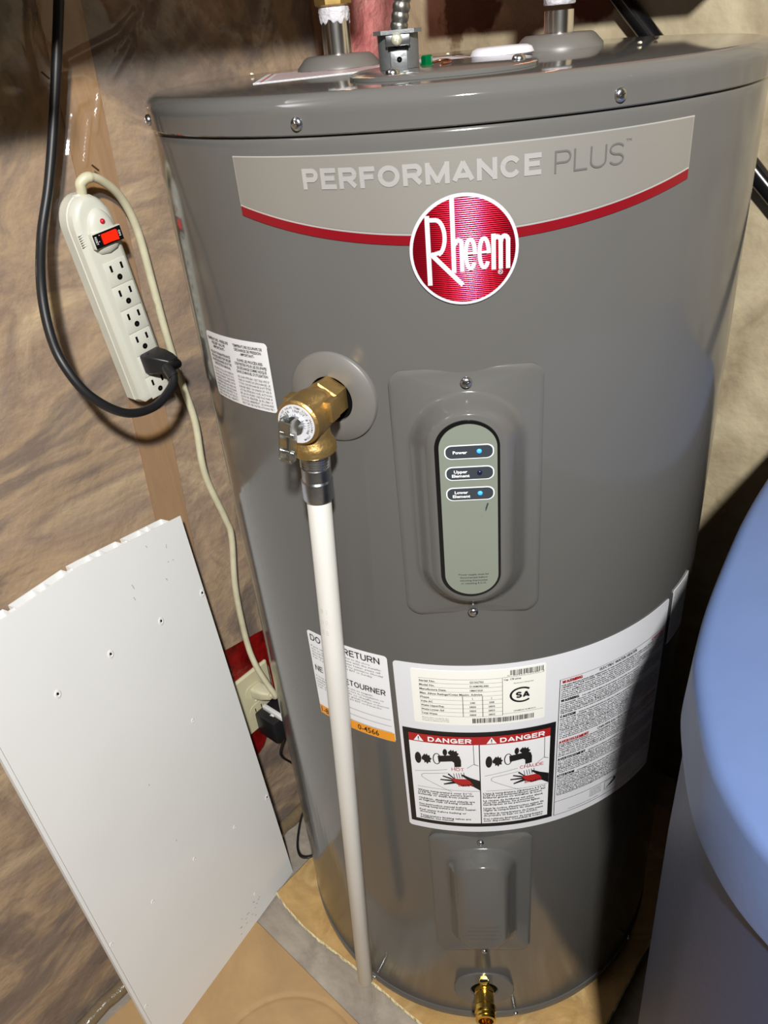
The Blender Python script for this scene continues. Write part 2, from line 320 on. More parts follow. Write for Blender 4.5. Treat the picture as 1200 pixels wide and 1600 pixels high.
def run_ink_jobs():
    curves = []
    cap_c = bpy.data.curves.new('cap', 'FONT'); cap_c.body = 'H'; cap_o = bpy.data.objects.new('cap', cap_c); COL.objects.link(cap_o)
    for job in ink_jobs:
        for t in job[1].texts:
            c = bpy.data.curves.new('t', 'FONT'); c.body = t[0]; c.resolution_u = t[7]; c.offset = t[5]; c.fill_mode = 'FRONT'
            o = bpy.data.objects.new('t', c); COL.objects.link(o); curves.append(o)
    dg = bpy.context.evaluated_depsgraph_get(); dg.update()
    me = cap_o.evaluated_get(dg).to_mesh(); caph = max(p.co.y for p in me.vertices); cap_o.evaluated_get(dg).to_mesh_clear()
    it = iter(curves)
    for name, pr, m, parent, off, tilt, mapper, step in ink_jobs:
        vs = []; fs = []
        if pr.polys:
            bm = bmesh.new()
            for k, p in enumerate(pr.polys):
                q = [bm.verts.new((x, y, (k % 24) * 5e-6)) for x, y in p]
                try: bm.faces.new(q)
                except ValueError: pass
            if mapper is None:
                bmesh.ops.triangulate(bm, faces=[f for f in bm.faces if len(f.verts) > 4])
                xs = [p.co.x for p in bm.verts]; x = math.floor(min(xs) / step) * step
                while x < max(xs):
                    bmesh.ops.bisect_plane(bm, geom=bm.verts[:] + bm.edges[:] + bm.faces[:], plane_co=(x, 0, 0), plane_no=(1, 0, 0)); x += step
            bmesh.ops.recalc_face_normals(bm, faces=bm.faces[:])
            for f in bm.faces:
                f.normal_update()
                if f.normal.z < 0: f.normal_flip()
            bm.verts.index_update(); vs = [(p.co.x, p.co.y, p.co.z) for p in bm.verts]; fs = [tuple(q.index for q in f.verts) for f in bm.faces]; bm.free()
        for t in pr.texts:
            o = next(it); ev = o.evaluated_get(dg); me = ev.to_mesh(); s, x0, x1, z, cap, bold, align, res = t
            if len(me.vertices):
                lx = min(p.co.x for p in me.vertices); hx = max(p.co.x for p in me.vertices); sy = cap / caph
                if x1 is None: sx = sy; wd = (hx - lx) * sx
                else: sx = (x1 - x0) / (hx - lx); wd = x1 - x0
                xo = x0 if (align == 'L' or x1 is not None) else (x0 - wd / 2 if align == 'C' else x0 - wd)
                b = len(vs); vs += [(xo + (p.co.x - lx) * sx, z + p.co.y * sy, 0.0) for p in me.vertices]
                fs += [tuple(i + b for i in p.vertices) for p in me.polygons]
            ev.to_mesh_clear()
        P = [mapper(x, y, off + h) for x, y, h in vs] if mapper else [flat2bent([(x, y)], off + h, tilt)[0] for x, y, h in vs]
        me = bpy.data.meshes.new(name); me.from_pydata([tuple(p) for p in P], [], fs); me.update()
        link(name, me, m, parent, None)
    for o in curves + [cap_o]:
        c = o.data; bpy.data.objects.remove(o); bpy.data.curves.remove(c)
def label_sheet(name, d0, d1, z0, z1, rad, m, parent, off, tilt=None, label=None):
    """a thin sheet of its own with a real edge, rounded corners, wrapped round the tank"""
    hw, hh = (d1 - d0) * DEG / 2, (z1 - z0) / 2; cx, cz = (d0 + d1) * DEG / 2, (z0 + z1) / 2
    n = max(6, int(hw * 2 / 0.006)); cols = []
    for i in range(n + 1):
        x = -hw + 2 * hw * i / n; e = hw - abs(x); cut = 0 if e >= rad else rad - math.sqrt(max(0, rad * rad - (rad - e) ** 2)); cols.append((x, hh - cut))
    extra = []
    for k in range(1, 5):
        e = rad * (1 - math.cos(k * PI / 10)); extra += [(-hw + e, hh - rad + math.sqrt(max(0, rad * rad - (rad - e) ** 2))), (hw - e, hh - rad + math.sqrt(max(0, rad * rad - (rad - e) ** 2)))]
    cols = sorted(cols + extra); g = G(); vs = []
    for x, h in cols:
        for sgn, o in ((-1, off), (1, off), (-1, off - 0.0003), (1, off - 0.0003)):
            vs.append(flat2bent([(cx + x, cz + sgn * h)], o, tilt)[0])
    fs = []; c = len(cols)
    for i in range(c - 1):
        a, b = i * 4, i * 4 + 4; fs += [(a, b, b + 1, a + 1), (a + 1, b + 1, b + 3, a + 3), (a, a + 2, b + 2, b)]
    g.add(vs, fs); o = g.build(name, m, parent, 30)
    if label: o['label'] = label
    return o

# ---------------------------------------------------------------- the room
def slab(name, c, s, m, M=None, parent=None): return G().box(c, s, M).build(name, m, parent, None)
WM = Matrix((U, -N1, Z)).transposed().to_4x4()           # x along left wall, y into the room, z up
struct(slab('floor', (0, 0, -0.05), (9, 9, 0.1), FLOORM))
struct(slab('ceiling', tuple(WM @ V((-1.2, 1.4, 2.42))), (6, 6, 0.1), WALLM))
wall_l = struct(slab('wall_left', (-1.3, -0.46, 1.19), (3.6, 0.08, 2.38), CONC, WM))
def bw(i, j):
    a = -0.5 + 3.6 * i; z = 2.38 * j; d = (noise.noise(V((a * 9, z * 9, 3))) * 0.6 + noise.noise(V((a * 30, z * 30, 8))) * 0.25) * 0.004
    return bp(a, z, max(-0.004, d))
wall_b = struct(G().grid(bw, 220, 150).build('wall_back', CONC, None, 180))
struct(slab('wall_right', (-1.3, 2.9, 1.19), (3.6, 0.1, 2.38), WALLM, WM))
struct(slab('wall_front', (-3.1, 1.2, 1.19), (0.1, 3.6, 2.38), WALLM, WM))
# studs of the left wall, behind the plastic
for a0, hw, m, lab in ((-0.181, 0.0225, WOOD, None), (0.187, 0.022, WOODD, 'dark reddish stud beside the corner'), (-0.95, 0.02, WOOD, None), (-1.3, 0.02, WOOD, None)):
    t = 0.05 if a0 == -0.181 else 0.0
    g = G(); vs = []
    for z in (0.0, 2.36):
        for x, y in ((-hw, -0.316), (hw, -0.316), (hw, -0.40), (-hw, -0.40)): vs.append(WM @ V((a0 + t * (z - 0.95) + x, y, z)))
    g.add(vs, [(0, 1, 2, 3), (4, 5, 6, 7), (0, 1, 5, 4), (1, 2, 6, 5), (2, 3, 7, 6), (3, 0, 4, 7)])
    o = g.build('wall_stud', m, wall_l, None)
    if lab: o['label'] = lab
def batt(a0, a1, m, lab, z1=2.36, off=0.0075, amp=0.0055):
    def fn(i, j):
        a = a0 + (a1 - a0) * i; z = z1 * j; e = min(1, min(i, 1 - i) * 12)
        d = noise.noise(V((a * 7, z * 7, 1))) * amp + noise.noise(V((a * 22, z * 22, 5))) * amp * 0.6
        return wp(a + 0.05 * (z - 0.95) * (1 if a0 < 0 and a0 > -0.6 or a1 < 0.2 else 0), z, -off + d * e - (1 - e) * 0.001)
    o = G().grid(fn, max(20, int((a1 - a0) / 0.008)), 260).build('insulation_batt', m, wall_l, 180)
    if lab: o['label'] = lab
batt(-0.93, -0.1925, INSUL, None); batt(-0.1695, 0.178, INSUL, None); batt(-1.28, -0.97, INSUL, None)
batt(0.209, 0.355, PINK, 'pink insulation batt left bare in the corner', off=0.004, amp=0.009)
# clear plastic film stretched over studs and batts, wrinkled
CREASES = [([(-0.206, 1.106), (-0.190, 1.140), (-0.182, 1.150), (-0.172, 1.151)], 0.0034, 0.0036), ([(-0.191, 1.098), (-0.173, 1.136)], 0.003, 0.0032), ([(-0.170, 1.124), (-0.156, 1.156)], 0.003, 0.0032), ([(-0.19, 1.171), (-0.169, 1.172), (-0.16, 1.165)], 0.004, 0.003), ([(-0.23, 1.02), (-0.215, 1.05)], 0.004, 0.003), ([(-0.36, 0.86), (-0.348, 0.885)], 0.003, 0.003), ([(-0.115, 1.10), (-0.10, 1.135)], 0.006, 0.004),
           ([(-0.181, 1.185), (-0.147, 1.195), (-0.123, 1.202), (-0.091, 1.221)], 0.004, 0.003), ([(-0.138, 1.168), (-0.107, 1.195)], 0.004, 0.003),
           ([(0.067, 1.181), (0.091, 1.223)], 0.006, 0.005), ([(0.103, 1.159), (0.098, 1.185)], 0.006, 0.005), ([(-0.40, 0.94), (-0.311, 0.952), (-0.15, 0.945)], 0.006, 0.005)]
def segd(p, a, b):
    ab = b - a; t = max(0, min(1, (p - a).dot(ab) / ab.length_squared)); return (p - a - ab * t).length
def film(i, j):
    a = -1.3 + 1.51 * i; z = 1.5 * j
    flat = min(1, abs(a + 0.181 - 0.05 * (z - 0.95)) / 0.07) * min(1, max(0.0, math.hypot(a + 0.148, (z - 0.325) * 0.7) - 0.05) / 0.06)
    d = (noise.noise(V((a * 6, z * 4, 21))) * 0.006 + noise.noise(V((a * 14 + z * 8, z * 12 - a * 5, 2))) * 0.0045 + abs(noise.noise(V((a * 20 - z * 14, z * 18, 9)))) * 0.004) * (0.12 + 0.88 * flat)
    p = V((a, z)); c = 0
    if z > 0.85:
        for pts, wd, h in CREASES:
            q = min(segd(p, V(s), V(e)) for s, e in zip(pts[:-1], pts[1:])); c = max(c, h * math.exp(-(q / wd) ** 2))
    return wp(a, z, max(0.0015, 0.004 + d + c))
def steps(*seg):
    o = []
    for a, b, st in seg: o += [a + (b - a) * k / max(1, round((b - a) / st)) for k in range(max(1, round((b - a) / st)))]
    return o + [seg[-1][1]]
FA = steps((-1.3, -0.6, 0.015), (-0.6, -0.25, 0.006), (-0.25, -0.07, 0.0018), (-0.07, 0.21, 0.006)); FZ = steps((0, 0.9, 0.007), (0.9, 1.08, 0.005), (1.08, 1.23, 0.0018), (1.23, 1.5, 0.01))
o = G().grid(lambda i, j: film((FA[round(i * (len(FA) - 1))] + 1.3) / 1.51, FZ[round(j * (len(FZ) - 1))] / 1.5), len(FA) - 1, len(FZ) - 1).build('vapour_barrier', FILM, wall_l, 180); o['label'] = 'clear plastic sheet wrinkled over the insulation'
o = G().grid(lambda i, j: wp(-1.3 + 1.51 * i, 1.5 + 0.86 * j, 0.004 + noise.noise(V((i * 9, j * 9, 2))) * 0.003 * (1 if j > 0.02 else 0)), 80, 40).build('vapour_barrier', FILM, wall_l, 180)
roll = [wp(-1.0 + 1.0 * i / 60, 0.013 + 0.003 * noise.noise(V((i * 0.4, 0, 0))), 0.008 + 0.005 * noise.noise(V((i * 0.5, 3, 0)))) for i in range(61)]
o = G().tube(roll, 0.011, 10, rf=lambda i: 0.011 + 0.003 * noise.noise(V((i * 0.7, 7, 0)))).build('plastic_hem', mat('folded_film', lin(120, 104, 80), 0.2, spec=0.8, bump=0.4, bscale=50), wall_l, 180); o['label'] = 'bunched hem of the plastic sheet along the floor'
for a, z in ((-0.182, 1.0925), (-0.208, 1.1755)):
    G().tube([wp(a - 0.003, z + 0.003, 0.007), wp(a + 0.003, z - 0.003, 0.007)], 0.0009, 6).build('staple', BROWNC, wall_l, 40)
# unseen boxes added above the view to shade the upper walls
o = G().box((-0.655, -0.175, 1.576), (0.57, 0.26, 0.6), WM, 0.006).build('shade_box', SHADEBOXM, wall_l, 30)
o = G().box((-0.20, -0.175, 1.617), (0.34, 0.26, 0.6), WM, 0.006).build('shade_box', SHADEBOXM, wall_l, 30)
BM = Matrix((U2, N2, Z)).transposed().to_4x4()
o = G().box((0.0, 0.270, 1.355), (0.32, 0.136, 0.24), BM, 0.003).build('back_shade_block', WOODD, wall_b, 30)  # added out of view, keeps lamplight off the top of the back wall

# ---------------------------------------------------------------- water heater
I4 = Matrix.Identity(4)
heater = thing('water_heater', (0, 0, 0.045), 'tall grey cylindrical electric water heater with red round logo, standing on a kraft faced pad', 'water heater')
prof = [(0.2, 0.045), (0.258, 0.045), (0.2605, 0.047), (0.2612, 0.058), (0.2605, 0.0605), (0.2592, 0.061), (0.26, 0.063), (0.26, 1.121), (0.2599, 1.1255), (0.2596, 1.1290), (0.2589, 1.1312), (0.2578, 1.1321), (0.252, 1.1322)]
G().lathe(prof, I4, 160).build('tank_jacket', GREY, heater, 35)
lp = [(0.25, 1.1322), (0.2608, 1.1324), (0.2615, 1.1332), (0.2617, 1.1440)] + [(0.2512 + 0.011 * math.cos(a * PI / 16), 1.1450 + 0.011 * math.sin(a * PI / 16)) for a in range(1, 8)] + [(0.2512, 1.156), (0.15, 1.1562), (0.0, 1.1562)]
lid = G().lathe(lp, I4, 160, closed=False).build('lid', GREYLID, heater, 35)
def screw_geo(g, M, r=0.0042, h=0.0028):
    g.lathe([(r, 0), (r, h * 0.35), (r * 0.86, h * 0.75), (r * 0.55, h), (0.0003, h * 1.02)], M, 16)
def screw(M, parent, r=0.0042, h=0.0028, m=STEEL, name='screw', label=None):
    g = G(); screw_geo(g, M, r, h)
    for a in (0, PI / 2): g.box((0, 0, h * 1.02), (r * 0.9, r * 0.16, h * 0.12), M @ Matrix.Rotation(a + 0.4, 4, 'Z'))
    o = g.build(name, m, parent, 40)
    if label: o['label'] = label
    return o
for k in range(8):
    a = math.radians(-23 + 45 * k + 1.5); d = V((math.sin(a), -math.cos(a), 0)); screw(frame(d * 0.2615 + Z * 1.1395, d), lid)
base = [o for o in heater.children if o.name.startswith('tank_jacket')][0]
for k in range(8):
    a = math.radians(-34.6 + 44.6 * k); d = V((math.sin(a), -math.cos(a), 0)); screw(frame(d * 0.261 + Z * 0.055, d), base, 0.0036, 0.003)

# badge banner
def deg(d): return d * DEG
def ban_low(d):   # lower edge of the pale field (height at angle)
    return 1.0685 + 0.0197 * ((d - 1.4) / 36.3) ** 2
D0, D1 = -34.8, 37.75
bx = [D0 + (D1 - D0) * i / 40 for i in range(41)]
pg = Print(); pg.poly([(deg(d), 1.1208) for d in bx] + [(deg(d), ban_low(d) - 0.0062) for d in reversed(bx)])
badge_o = Print(); badge_o.poly([(deg(d), 1.1208 - 0.0007) for d in bx[1:-1]] + [(deg(d), ban_low(d) + 0.0018) for d in reversed(bx[1:-1])])
bm_me = None
def bent_part(name, m, parent, off, polys, label=None):
    p = Print()
    for q in polys: p.poly(q)
    ink_jobs.append((name, p, m, parent, off, None, None, 0.006)); return p
badge = label_sheet('name_badge', D0, D1, 1.1195, 1.1209, 0.0006, CHROME, heater, 0.0006, label='silver name badge with red curved edge')
def strip(name, m, parent, lo, hi, d0, d1, off, n=60):
    g = G(); vs = []
    for i in range(n + 1):
        d = d0 + (d1 - d0) * i / n; vs += [cyl(deg(d), lo(d), R + off), cyl(deg(d), hi(d), R + off)]
    g.add(vs, [(2 * i, 2 * i + 2, 2 * i + 3, 2 * i + 1) for i in range(n)]); return g.build(name, m, parent, 60)
strip('badge_rim', CHROME, badge, lambda d: ban_low(d) - 0.0002, lambda d: 1.1209, D0, D1, 0.0004)
strip('badge_field', SILVER, badge, lambda d: ban_low(d) + 0.0018, lambda d: 1.1201, D0 + 0.15, D1 - 0.15, 0.0007)
strip('red_band', REDBAND, badge, lambda d: ban_low(d) - 0.0058, lambda d: ban_low(d) + 0.0004, D0 + 0.05, D1 - 0.05, 0.0006)
t = Print(); t.caps('PERFORMANCE', deg(-21.85), deg(12.4), 1.1003, 0.0128, 0.235)
finish_print('badge_lettering', t, CHROME, badge, 0.0011, step=0.006)
t = Print(); t.caps('PLUS', deg(14.3), deg(24.9), 1.0996, 0.0132, 0.09)
t.text('TM', deg(25.1), deg(26.0), 1.1128, 0.0014, 0.0)
finish_print('badge_lettering', t, mat('grey_print', lin(128, 126, 124), 0.3, metal=0.5), badge, 0.0011, step=0.006)
# round logo
LX, LZ, LR = deg(1.44), 1.0600 - 0.0015, 0.0355
def L(x, y): return (LX + x * LR, LZ + 0.0015 + y * LR)
disc = lambda r: [(LX + r * math.cos(2 * PI * i / 64), LZ + r * math.sin(2 * PI * i / 64)) for i in range(64)]
def bent_disc(name, r, m, parent, off):
    g = G(); vs = [cyl(LX, LZ, R + off)]; fs = []
    rings = 6
    for k in range(1, rings + 1):
        for i in range(64): a = 2 * PI * i / 64; vs.append(cyl(LX + r * k / rings * math.cos(a), LZ + r * k / rings * math.sin(a), R + off))
    for i in range(64): fs.append((0, 1 + i, 1 + (i + 1) % 64))
    for k in range(rings - 1):
        for i in range(64): a, b = 1 + k * 64, 1 + (k + 1) * 64; fs.append((a + i, b + i, b + (i + 1) % 64, a + (i + 1) % 64))
    return g.add(vs, fs).build(name, m, parent, 60)
logo = bent_disc('round_logo', 0.0357, WHITEP, heater, 0.0015); logo['label'] = 'round red logo with white ring and white lettering'
bent_disc('red_disc', 0.0335, REDFOIL, logo, 0.0020)
t = Print(); wd = 0.0027
t.stroke([L(-0.65, 0.573), L(-0.65, -0.60)], 0.0031)
bowl = [L(-0.65, 0.54)] + [L(-0.50 + 0.155 * math.sin(a) , 0.225 + 0.31 * math.cos(a)) for a in [i * PI / 12 for i in range(0, 12)]] + [L(-0.42, -0.04), L(-0.62, -0.085)]
t.stroke(bowl, wd); t.stroke([L(-0.60, -0.07), L(-0.05, -0.655)], 0.0031)
t.stroke([L(-0.195, 0.90), L(-0.195, -0.39)], 0.0030)
t.stroke([L(-0.17, 0.09)] + [L(-0.10 + 0.055 * -math.cos(a), 0.09 + 0.07 * math.sin(a)) for a in [i * PI / 8 for i in range(0, 9)]] + [L(-0.045, -0.385)], 0.0028)
for cx in (0.112, 0.362):
    e = [L(cx + 0.085 * math.cos(a), -0.107 + 0.262 * math.sin(a)) for a in [(-0.55 + 0.0) * 0 + i * 2 * PI / 26 for i in range(0, 24)]]
    t.stroke([L(cx + 0.085, -0.09), L(cx - 0.07, -0.09)], 0.0018); t.stroke(e, 0.0027)
t.stroke([L(0.535, 0.18), L(0.535, -0.384)], 0.0030)
for cx in (0.60, 0.735):
    t.stroke([L(cx - 0.065, 0.08)] + [L(cx - 0.065 * math.cos(a), 0.08 + 0.085 * math.sin(a)) for a in [i * PI / 8 for i in range(0, 9)]] + [L(cx + 0.065, -0.384)], 0.0029)
t.stroke([L(0.658 + 0.04 * math.cos(i * PI / 8), -0.479 + 0.04 * math.sin(i * PI / 8)) for i in range(16)], 0.0004, True)
t.text('R', L(0.635, 0)[0], L(0.685, 0)[0], L(0, -0.50)[1], 0.0015, 0.01)
finish_print('logo_lettering', t, WHITEP, logo, 0.0025)

# access panels
def panel(name, dc, z0, z1, hw, rings, top_h, label):
    """rounded sheet-metal cover with a bulge: rings = (half width, half height, corner radius, centre height, rise)"""
    cz = (z0 + z1) / 2; hh = (z1 - z0) / 2; s0 = deg(dc)
    allr = [(hw, hh, 0.012, cz, 0.0003), (hw, hh, 0.012, cz, 0.0022), (hw - 0.0012, hh - 0.0012, 0.011, cz, 0.0032), (hw - 0.004, hh - 0.004, 0.010, cz, 0.0036)] + rings
    out = []
    for a, b, r, c, h in allr: out.append([cyl(s0 + x, y, R + h) for x, y in rrect(a, b, r, 10, 0, c)])
    o = G().loft(out).build(name, GREY, heater, 45); o['label'] = label; return o
def bulge(w0, h0, c0, w1, h1, c1, rise, r0, r1, n=9):
    o = []
    for i in range(n + 1):
        t = i / n; s = t * t * (3 - 2 * t); wd = w0 + (w1 - w0) * t; hh = h0 + (h1 - h0) * t; o.append((wd, hh, r0 + (r1 - r0) * t, c0 + (c1 - c0) * t, 0.0036 + rise * s))
    return o
up = panel('upper_access_panel', 1.1, 0.7505, 0.9765, 0.0565, bulge(0.0465, 0.0985, 0.8615, 0.0235, 0.082, 0.8685, 0.0205, 0.044, 0.0234), 0, 'upper access cover with an oval indicator face')
fr = 0.0243
def cface(x, y, o): return cyl(deg(0.85) + x, y, R + fr + o)
g = G(); ov = rrect(0.0216, 0.0785, 0.0215, 14, 0, 0.8685); ov2 = rrect(0.0192, 0.0760, 0.0191, 14, 0.0005, 0.8684)
g.loft([[cface(x, y, -0.001) for x, y in ov], [cface(x, y, 0.0012) for x, y in ov]]); g.build('face_bezel', BLACKG, up, 30)
g = G().loft([[cface(x, y, 0.0008) for x, y in ov2], [cface(x, y, 0.0017) for x, y in ov2]]); g.build('indicator_face', SAGE, up, 30)
for zc, lines, led in ((0.9225, ['Power'], BLUELED), (0.9048, ['Upper', 'Element'], DARKLED), (0.8872, ['Lower', 'Element'], BLUELED)):
    g = G().loft([[cface(x + 0.0012, y, 0.0018) for x, y in rrect(0.0163, 0.0058, 0.0048, 6, 0, zc)]]); g.build('pill_border', WHITEINK, up, 30)
    g = G().loft([[cface(x + 0.0012, y, 0.0020) for x, y in rrect(0.0155, 0.0050, 0.0042, 6, 0, zc)]]); g.build('indicator_pill', SLATE, up, 30)
    d = V((math.sin(0.03), -math.cos(0.03), 0)); M = frame(cface(0.0078, zc + 0.0003, 0.0020), d)
    G().lathe([(0.0019, 0), (0.0016, 0.0007), (0.0008, 0.0011), (0.0002, 0.0012)], M, 18).build('indicator_light', led, up, 60)
    t = Print()
    for k, s in enumerate(lines):
        ws = 0.0094 if s == 'Power' else (0.0090 if len(s) == 5 else 0.0118); zz = zc - 0.0011 if len(lines) == 1 else zc + 0.0006 - 0.0034 * k
        t.text(s, -0.0048 - ws / 2, -0.0048 + ws / 2, zz, 0.0023, 0.03)
    finish_print('pill_lettering', t, WHITEINK, up, 0.0023, mapper=cface)
t = Print()
for k, s in enumerate(['Power supply must be', 'disconnected before', 'adjusting thermostat', 'or resetting E.C.O.']):
    t.text(s, 0.0018, None, 0.8115 - 0.0029 * k, 0.00165, 0.0, 'C')
finish_print('face_lettering', t, SLATE, up, 0.0019, mapper=cface)
t = Print(); t.poly([(0.0125, 0.8785), (0.0135, 0.878), (0.0118, 0.872), (0.0112, 0.8712), (0.0113, 0.8745)]); t.poly([(0.0085, 0.867), (0.0092, 0.8685), (0.0075, 0.8645)])
finish_print('scuff_mark', t, SLATE, up, 0.0019, mapper=cface)
dn = V((0.02, -1, 0)).normalized()
screw(frame(cyl(deg(1.15), 0.9670, R + 0.0036), dn), up, 0.0043, 0.003); screw(frame(cyl(deg(1.15), 0.7555, R + 0.0036), dn), up, 0.0043, 0.003)
lo = panel('lower_access_panel', 1.2, 0.2120, 0.4415, 0.0565, bulge(0.0405, 0.0985, 0.3260, 0.0212, 0.0775, 0.3400, 0.0205, 0.034, 0.020), 0, 'lower plain access cover with a rectangular bulge')
screw(frame(cyl(deg(1.2), 0.4345, R + 0.0036), dn), lo, 0.0036, 0.003); screw(frame(cyl(deg(1.3), 0.2195, R + 0.0036), dn), lo, 0.0036, 0.003)
t = Print(); random.seed(4)
for k in range(4): t.text(['SHUT OFF POWER', 'BEFORE REMOVING', 'COUPER LE COURANT', 'AVANT D\'ENLEVER'][k], 0, None, 0.302 - 0.008 * k, 0.0026, 0.0, 'C')
finish_print('embossed_lettering', t, GREYP, lo, 0.0003, mapper=lambda x, y, o: cyl(deg(1.2) + x, y, R + 0.0241 + o))

# ---- labels
lab1 = label_sheet('relief_label', -56.0, -34.5, 0.9275, 0.987, 0.004, PAPER, heater, 0.0006, tilt=(deg(-34.5), 0.083), label='white bilingual relief valve label')
T1 = (deg(-34.5), 0.083)
t = Print()
for k, (s, a, b) in enumerate([('TEMPERATURE - PRESSURE', -55.2, -46.2), ('RELIEF VALVE', -53.4, -47.7), ('-IMPORTANT-', -53.2, -48.0), ('FOLLOW THE MAINTENANCE', -55, -46.4), ('PROCEDURES FOR RELIEF', -54.8, -46.4), ('VALVES DISCHARGE AS IN THE', -55, -46.4), ('INSTRUCTION MANUAL', -54, -47)]):
    t.text(s, deg(a), deg(b), 0.9805 - 0.0034 * k - (0.0022 if k > 2 else 0), 0.0022, 0.02)
for k, (s, a, b) in enumerate([('TEMPERATURE SOUPAPE DE', -44.5, -35.8), ('DÉCHARGE DE PRESSION', -44.2, -36.2), ('-IMPORTANT-', -42.5, -38.2), ('SUIVRE LES PROCÉDURES', -43.9, -36.3), ("D'ENTRETIEN POUR LES SOUPAPES", -44.9, -35.4), ('DE DÉCHARGE COMME INDIQUÉ', -44.4, -35.6), ("DANS LE MANUEL D'UTILISATION", -44.7, -35.4)]):
    t.text(s, deg(a), deg(b), 0.9805 - 0.0034 * k - (0.0022 if k > 2 else 0), 0.0022, 0.02)
EN = 'FAILURE TO FOLLOW THESE INSTRUCTIONS CAN RESULT IN DAMAGE OR INJURY. THIS WATER HEATER IS EQUIPPED WITH A TEMPERATURE AND PRESSURE RELIEF VALVE. THE DISCHARGE LINE MUST BE PIPED TO A DRAIN AND MUST NOT BE PLUGGED OR REDUCED. OPERATE THE VALVE ONCE A YEAR TO CHECK THAT WATER FLOWS FREELY. '
FRT = "CE CHAUFFE-EAU EST ÉQUIPÉ D'UNE SOUPAPE DE DÉCHARGE. LE TUYAU DE DÉCHARGE DOIT ÊTRE DIRIGÉ VERS UN DRAIN ET NE DOIT PAS ÊTRE BOUCHÉ. ACTIONNER LA SOUPAPE UNE FOIS PAR AN POUR VÉRIFIER QUE L'EAU S'ÉCOULE LIBREMENT. LE NON-RESPECT DE CES INSTRUCTIONS PEUT CAUSER DES DOMMAGES. "
for k in range(9):
    t.text((EN * 2)[k * 26:k * 26 + 26].strip(), deg(-55.0), deg(-46.4), 0.9535 - 0.0030 * k, 0.0018, 0.0, res=1)
    t.text((FRT * 2)[k * 28:k * 28 + 28].strip(), deg(-44.8), deg(-35.2), 0.9535 - 0.0030 * k, 0.0018, 0.0, res=1)
finish_print('label_lettering', t, INK, lab1, 0.0010, tilt=T1, step=1)

lab2 = label_sheet('return_notice', -37.4, -16.95, 0.576, 0.6917, 0.004, PAPER, heater, 0.0006, label='white and orange do not return notice')
g = Print(); g.rect(deg(-37.3), deg(-17.05), 0.5765, 0.5888); finish_print('orange_band', g, ORANGE, lab2, 0.0009)
t = Print(); t.caps('DO NOT RETURN', deg(-36.5), deg(-18.65), 0.6803, 0.0080, 0.15); t.caps('NE PAS RETOURNER', deg(-36.5), deg(-18.1), 0.6400, 0.0074, 0.15)
for k, (s, a, b) in enumerate([('your water heater to the store.', -32.5, -20.9), ('If you experience problems with the installa-', -36.7, -18.5), ('tion or operation of this water heater, please call', -36.7, -18.8), ('the toll free number below for assistance. Monday', -36.7, -18.2), ('thru Saturday 9 am - 8 pm EST or Sunday', -36.7, -20.8), ('9 am - 5 pm', -36.7, -33.0)]):
    t.text(s, deg(a), deg(b), 0.6755 - 0.0038 * k, 0.0022, 0.0, res=1)
for k, (s, a, b) in enumerate([("votre chauffe-eau au magasin.", -32.0, -21.1), ("Si vous avez des problèmes lors de l'installation ou", -36.8, -18.8), ("pendant l'utilisation de ce chauffe-eau,", -36.8, -19.6), ('veuillez appeler le numéro gratuit indiqué ci-dessous', -36.8, -17.7), ('Lundi au Samedi 9 am - 8 pm EST ou Dimanche', -36.8, -19.5), ('9 am - 5 pm', -36.8, -33)]):
    t.text(s, deg(a), deg(b), 0.6345 - 0.0038 * k, 0.0022, 0.0, res=1)
for z in (0.6074, 0.5985, 0.5900): t.stroke([(deg(-30), z), (deg(-17.6), z)], 0.0004)
t.text('1-8', deg(-36.9), deg(-34.7), 0.5795, 0.0072, 0.012); t.text('0-4566', deg(-26.3), deg(-20.9), 0.5795, 0.0072, 0.012)
finish_print('label_lettering', t, INK, lab2, 0.0012)

lab3 = label_sheet('rating_and_warning_label', -15.75, 49.6, 0.4485, 0.6893, 0.004, mat('label_grey_white', lin(214, 215, 220), 0.34), heater, 0.0006, label='large white rating, danger and warning label')
st = label_sheet('rating_sticker', -12.1, 15.65, 0.6125, 0.6832, 0.002, PAPER2, lab3, 0.0010, label='cream rating sticker with table and barcodes')
t = Print()
rows = ['Serial No.', 'Model No.', 'Manufacture Date.', 'Max. Allow Ratings/Cotes Maxim. Admise.', 'Phase', 'Volts AC', 'Watts Upper/Sup', 'Watts Lower /Inf', 'Total Watts']
nat = [3.4, 3.2, 5.6, 13.0, 1.9, 2.6, 4.9, 4.9, 3.4]
for k, s in enumerate(rows): t.text(s, deg(-10.4), deg(-10.4 + nat[k]), 0.6685 - 0.00535 * k, 0.0022, 0.025)
for k in range(9): t.stroke([(deg(-10.5), 0.6674 - 0.00535 * k), (deg(6.6), 0.6674 - 0.00535 * k)], 0.00025)
t.stroke([(deg(-10.5), 0.6728), (deg(6.6), 0.6728)], 0.00025)
for k, s in enumerate(['Q212627962', 'D140M09EL3080', '18MAY2020']): t.text(s, deg(0), deg([2.8, 3.8, 2.6][k]), 0.6685 - 0.00535 * k, 0.0022, 0.02)
for k, (a, b) in enumerate([('1', '1'), ('240', '208'), ('3800', '2855'), ('3800', '2855'), ('3800', '2855')]):
    t.text(a, deg(0.45), None, 0.6471 - 0.00535 * k, 0.0022, 0.02, 'C'); t.text(b, deg(4.35), None, 0.6471 - 0.00535 * k, 0.0022, 0.02, 'C')
for x in (-1.56, 2.5): t.stroke([(deg(x), 0.6514), (deg(x), 0.6246)], 0.0005)
t.stroke([(deg(6.6), 0.6726), (deg(6.6), 0.6246)], 0.0004)
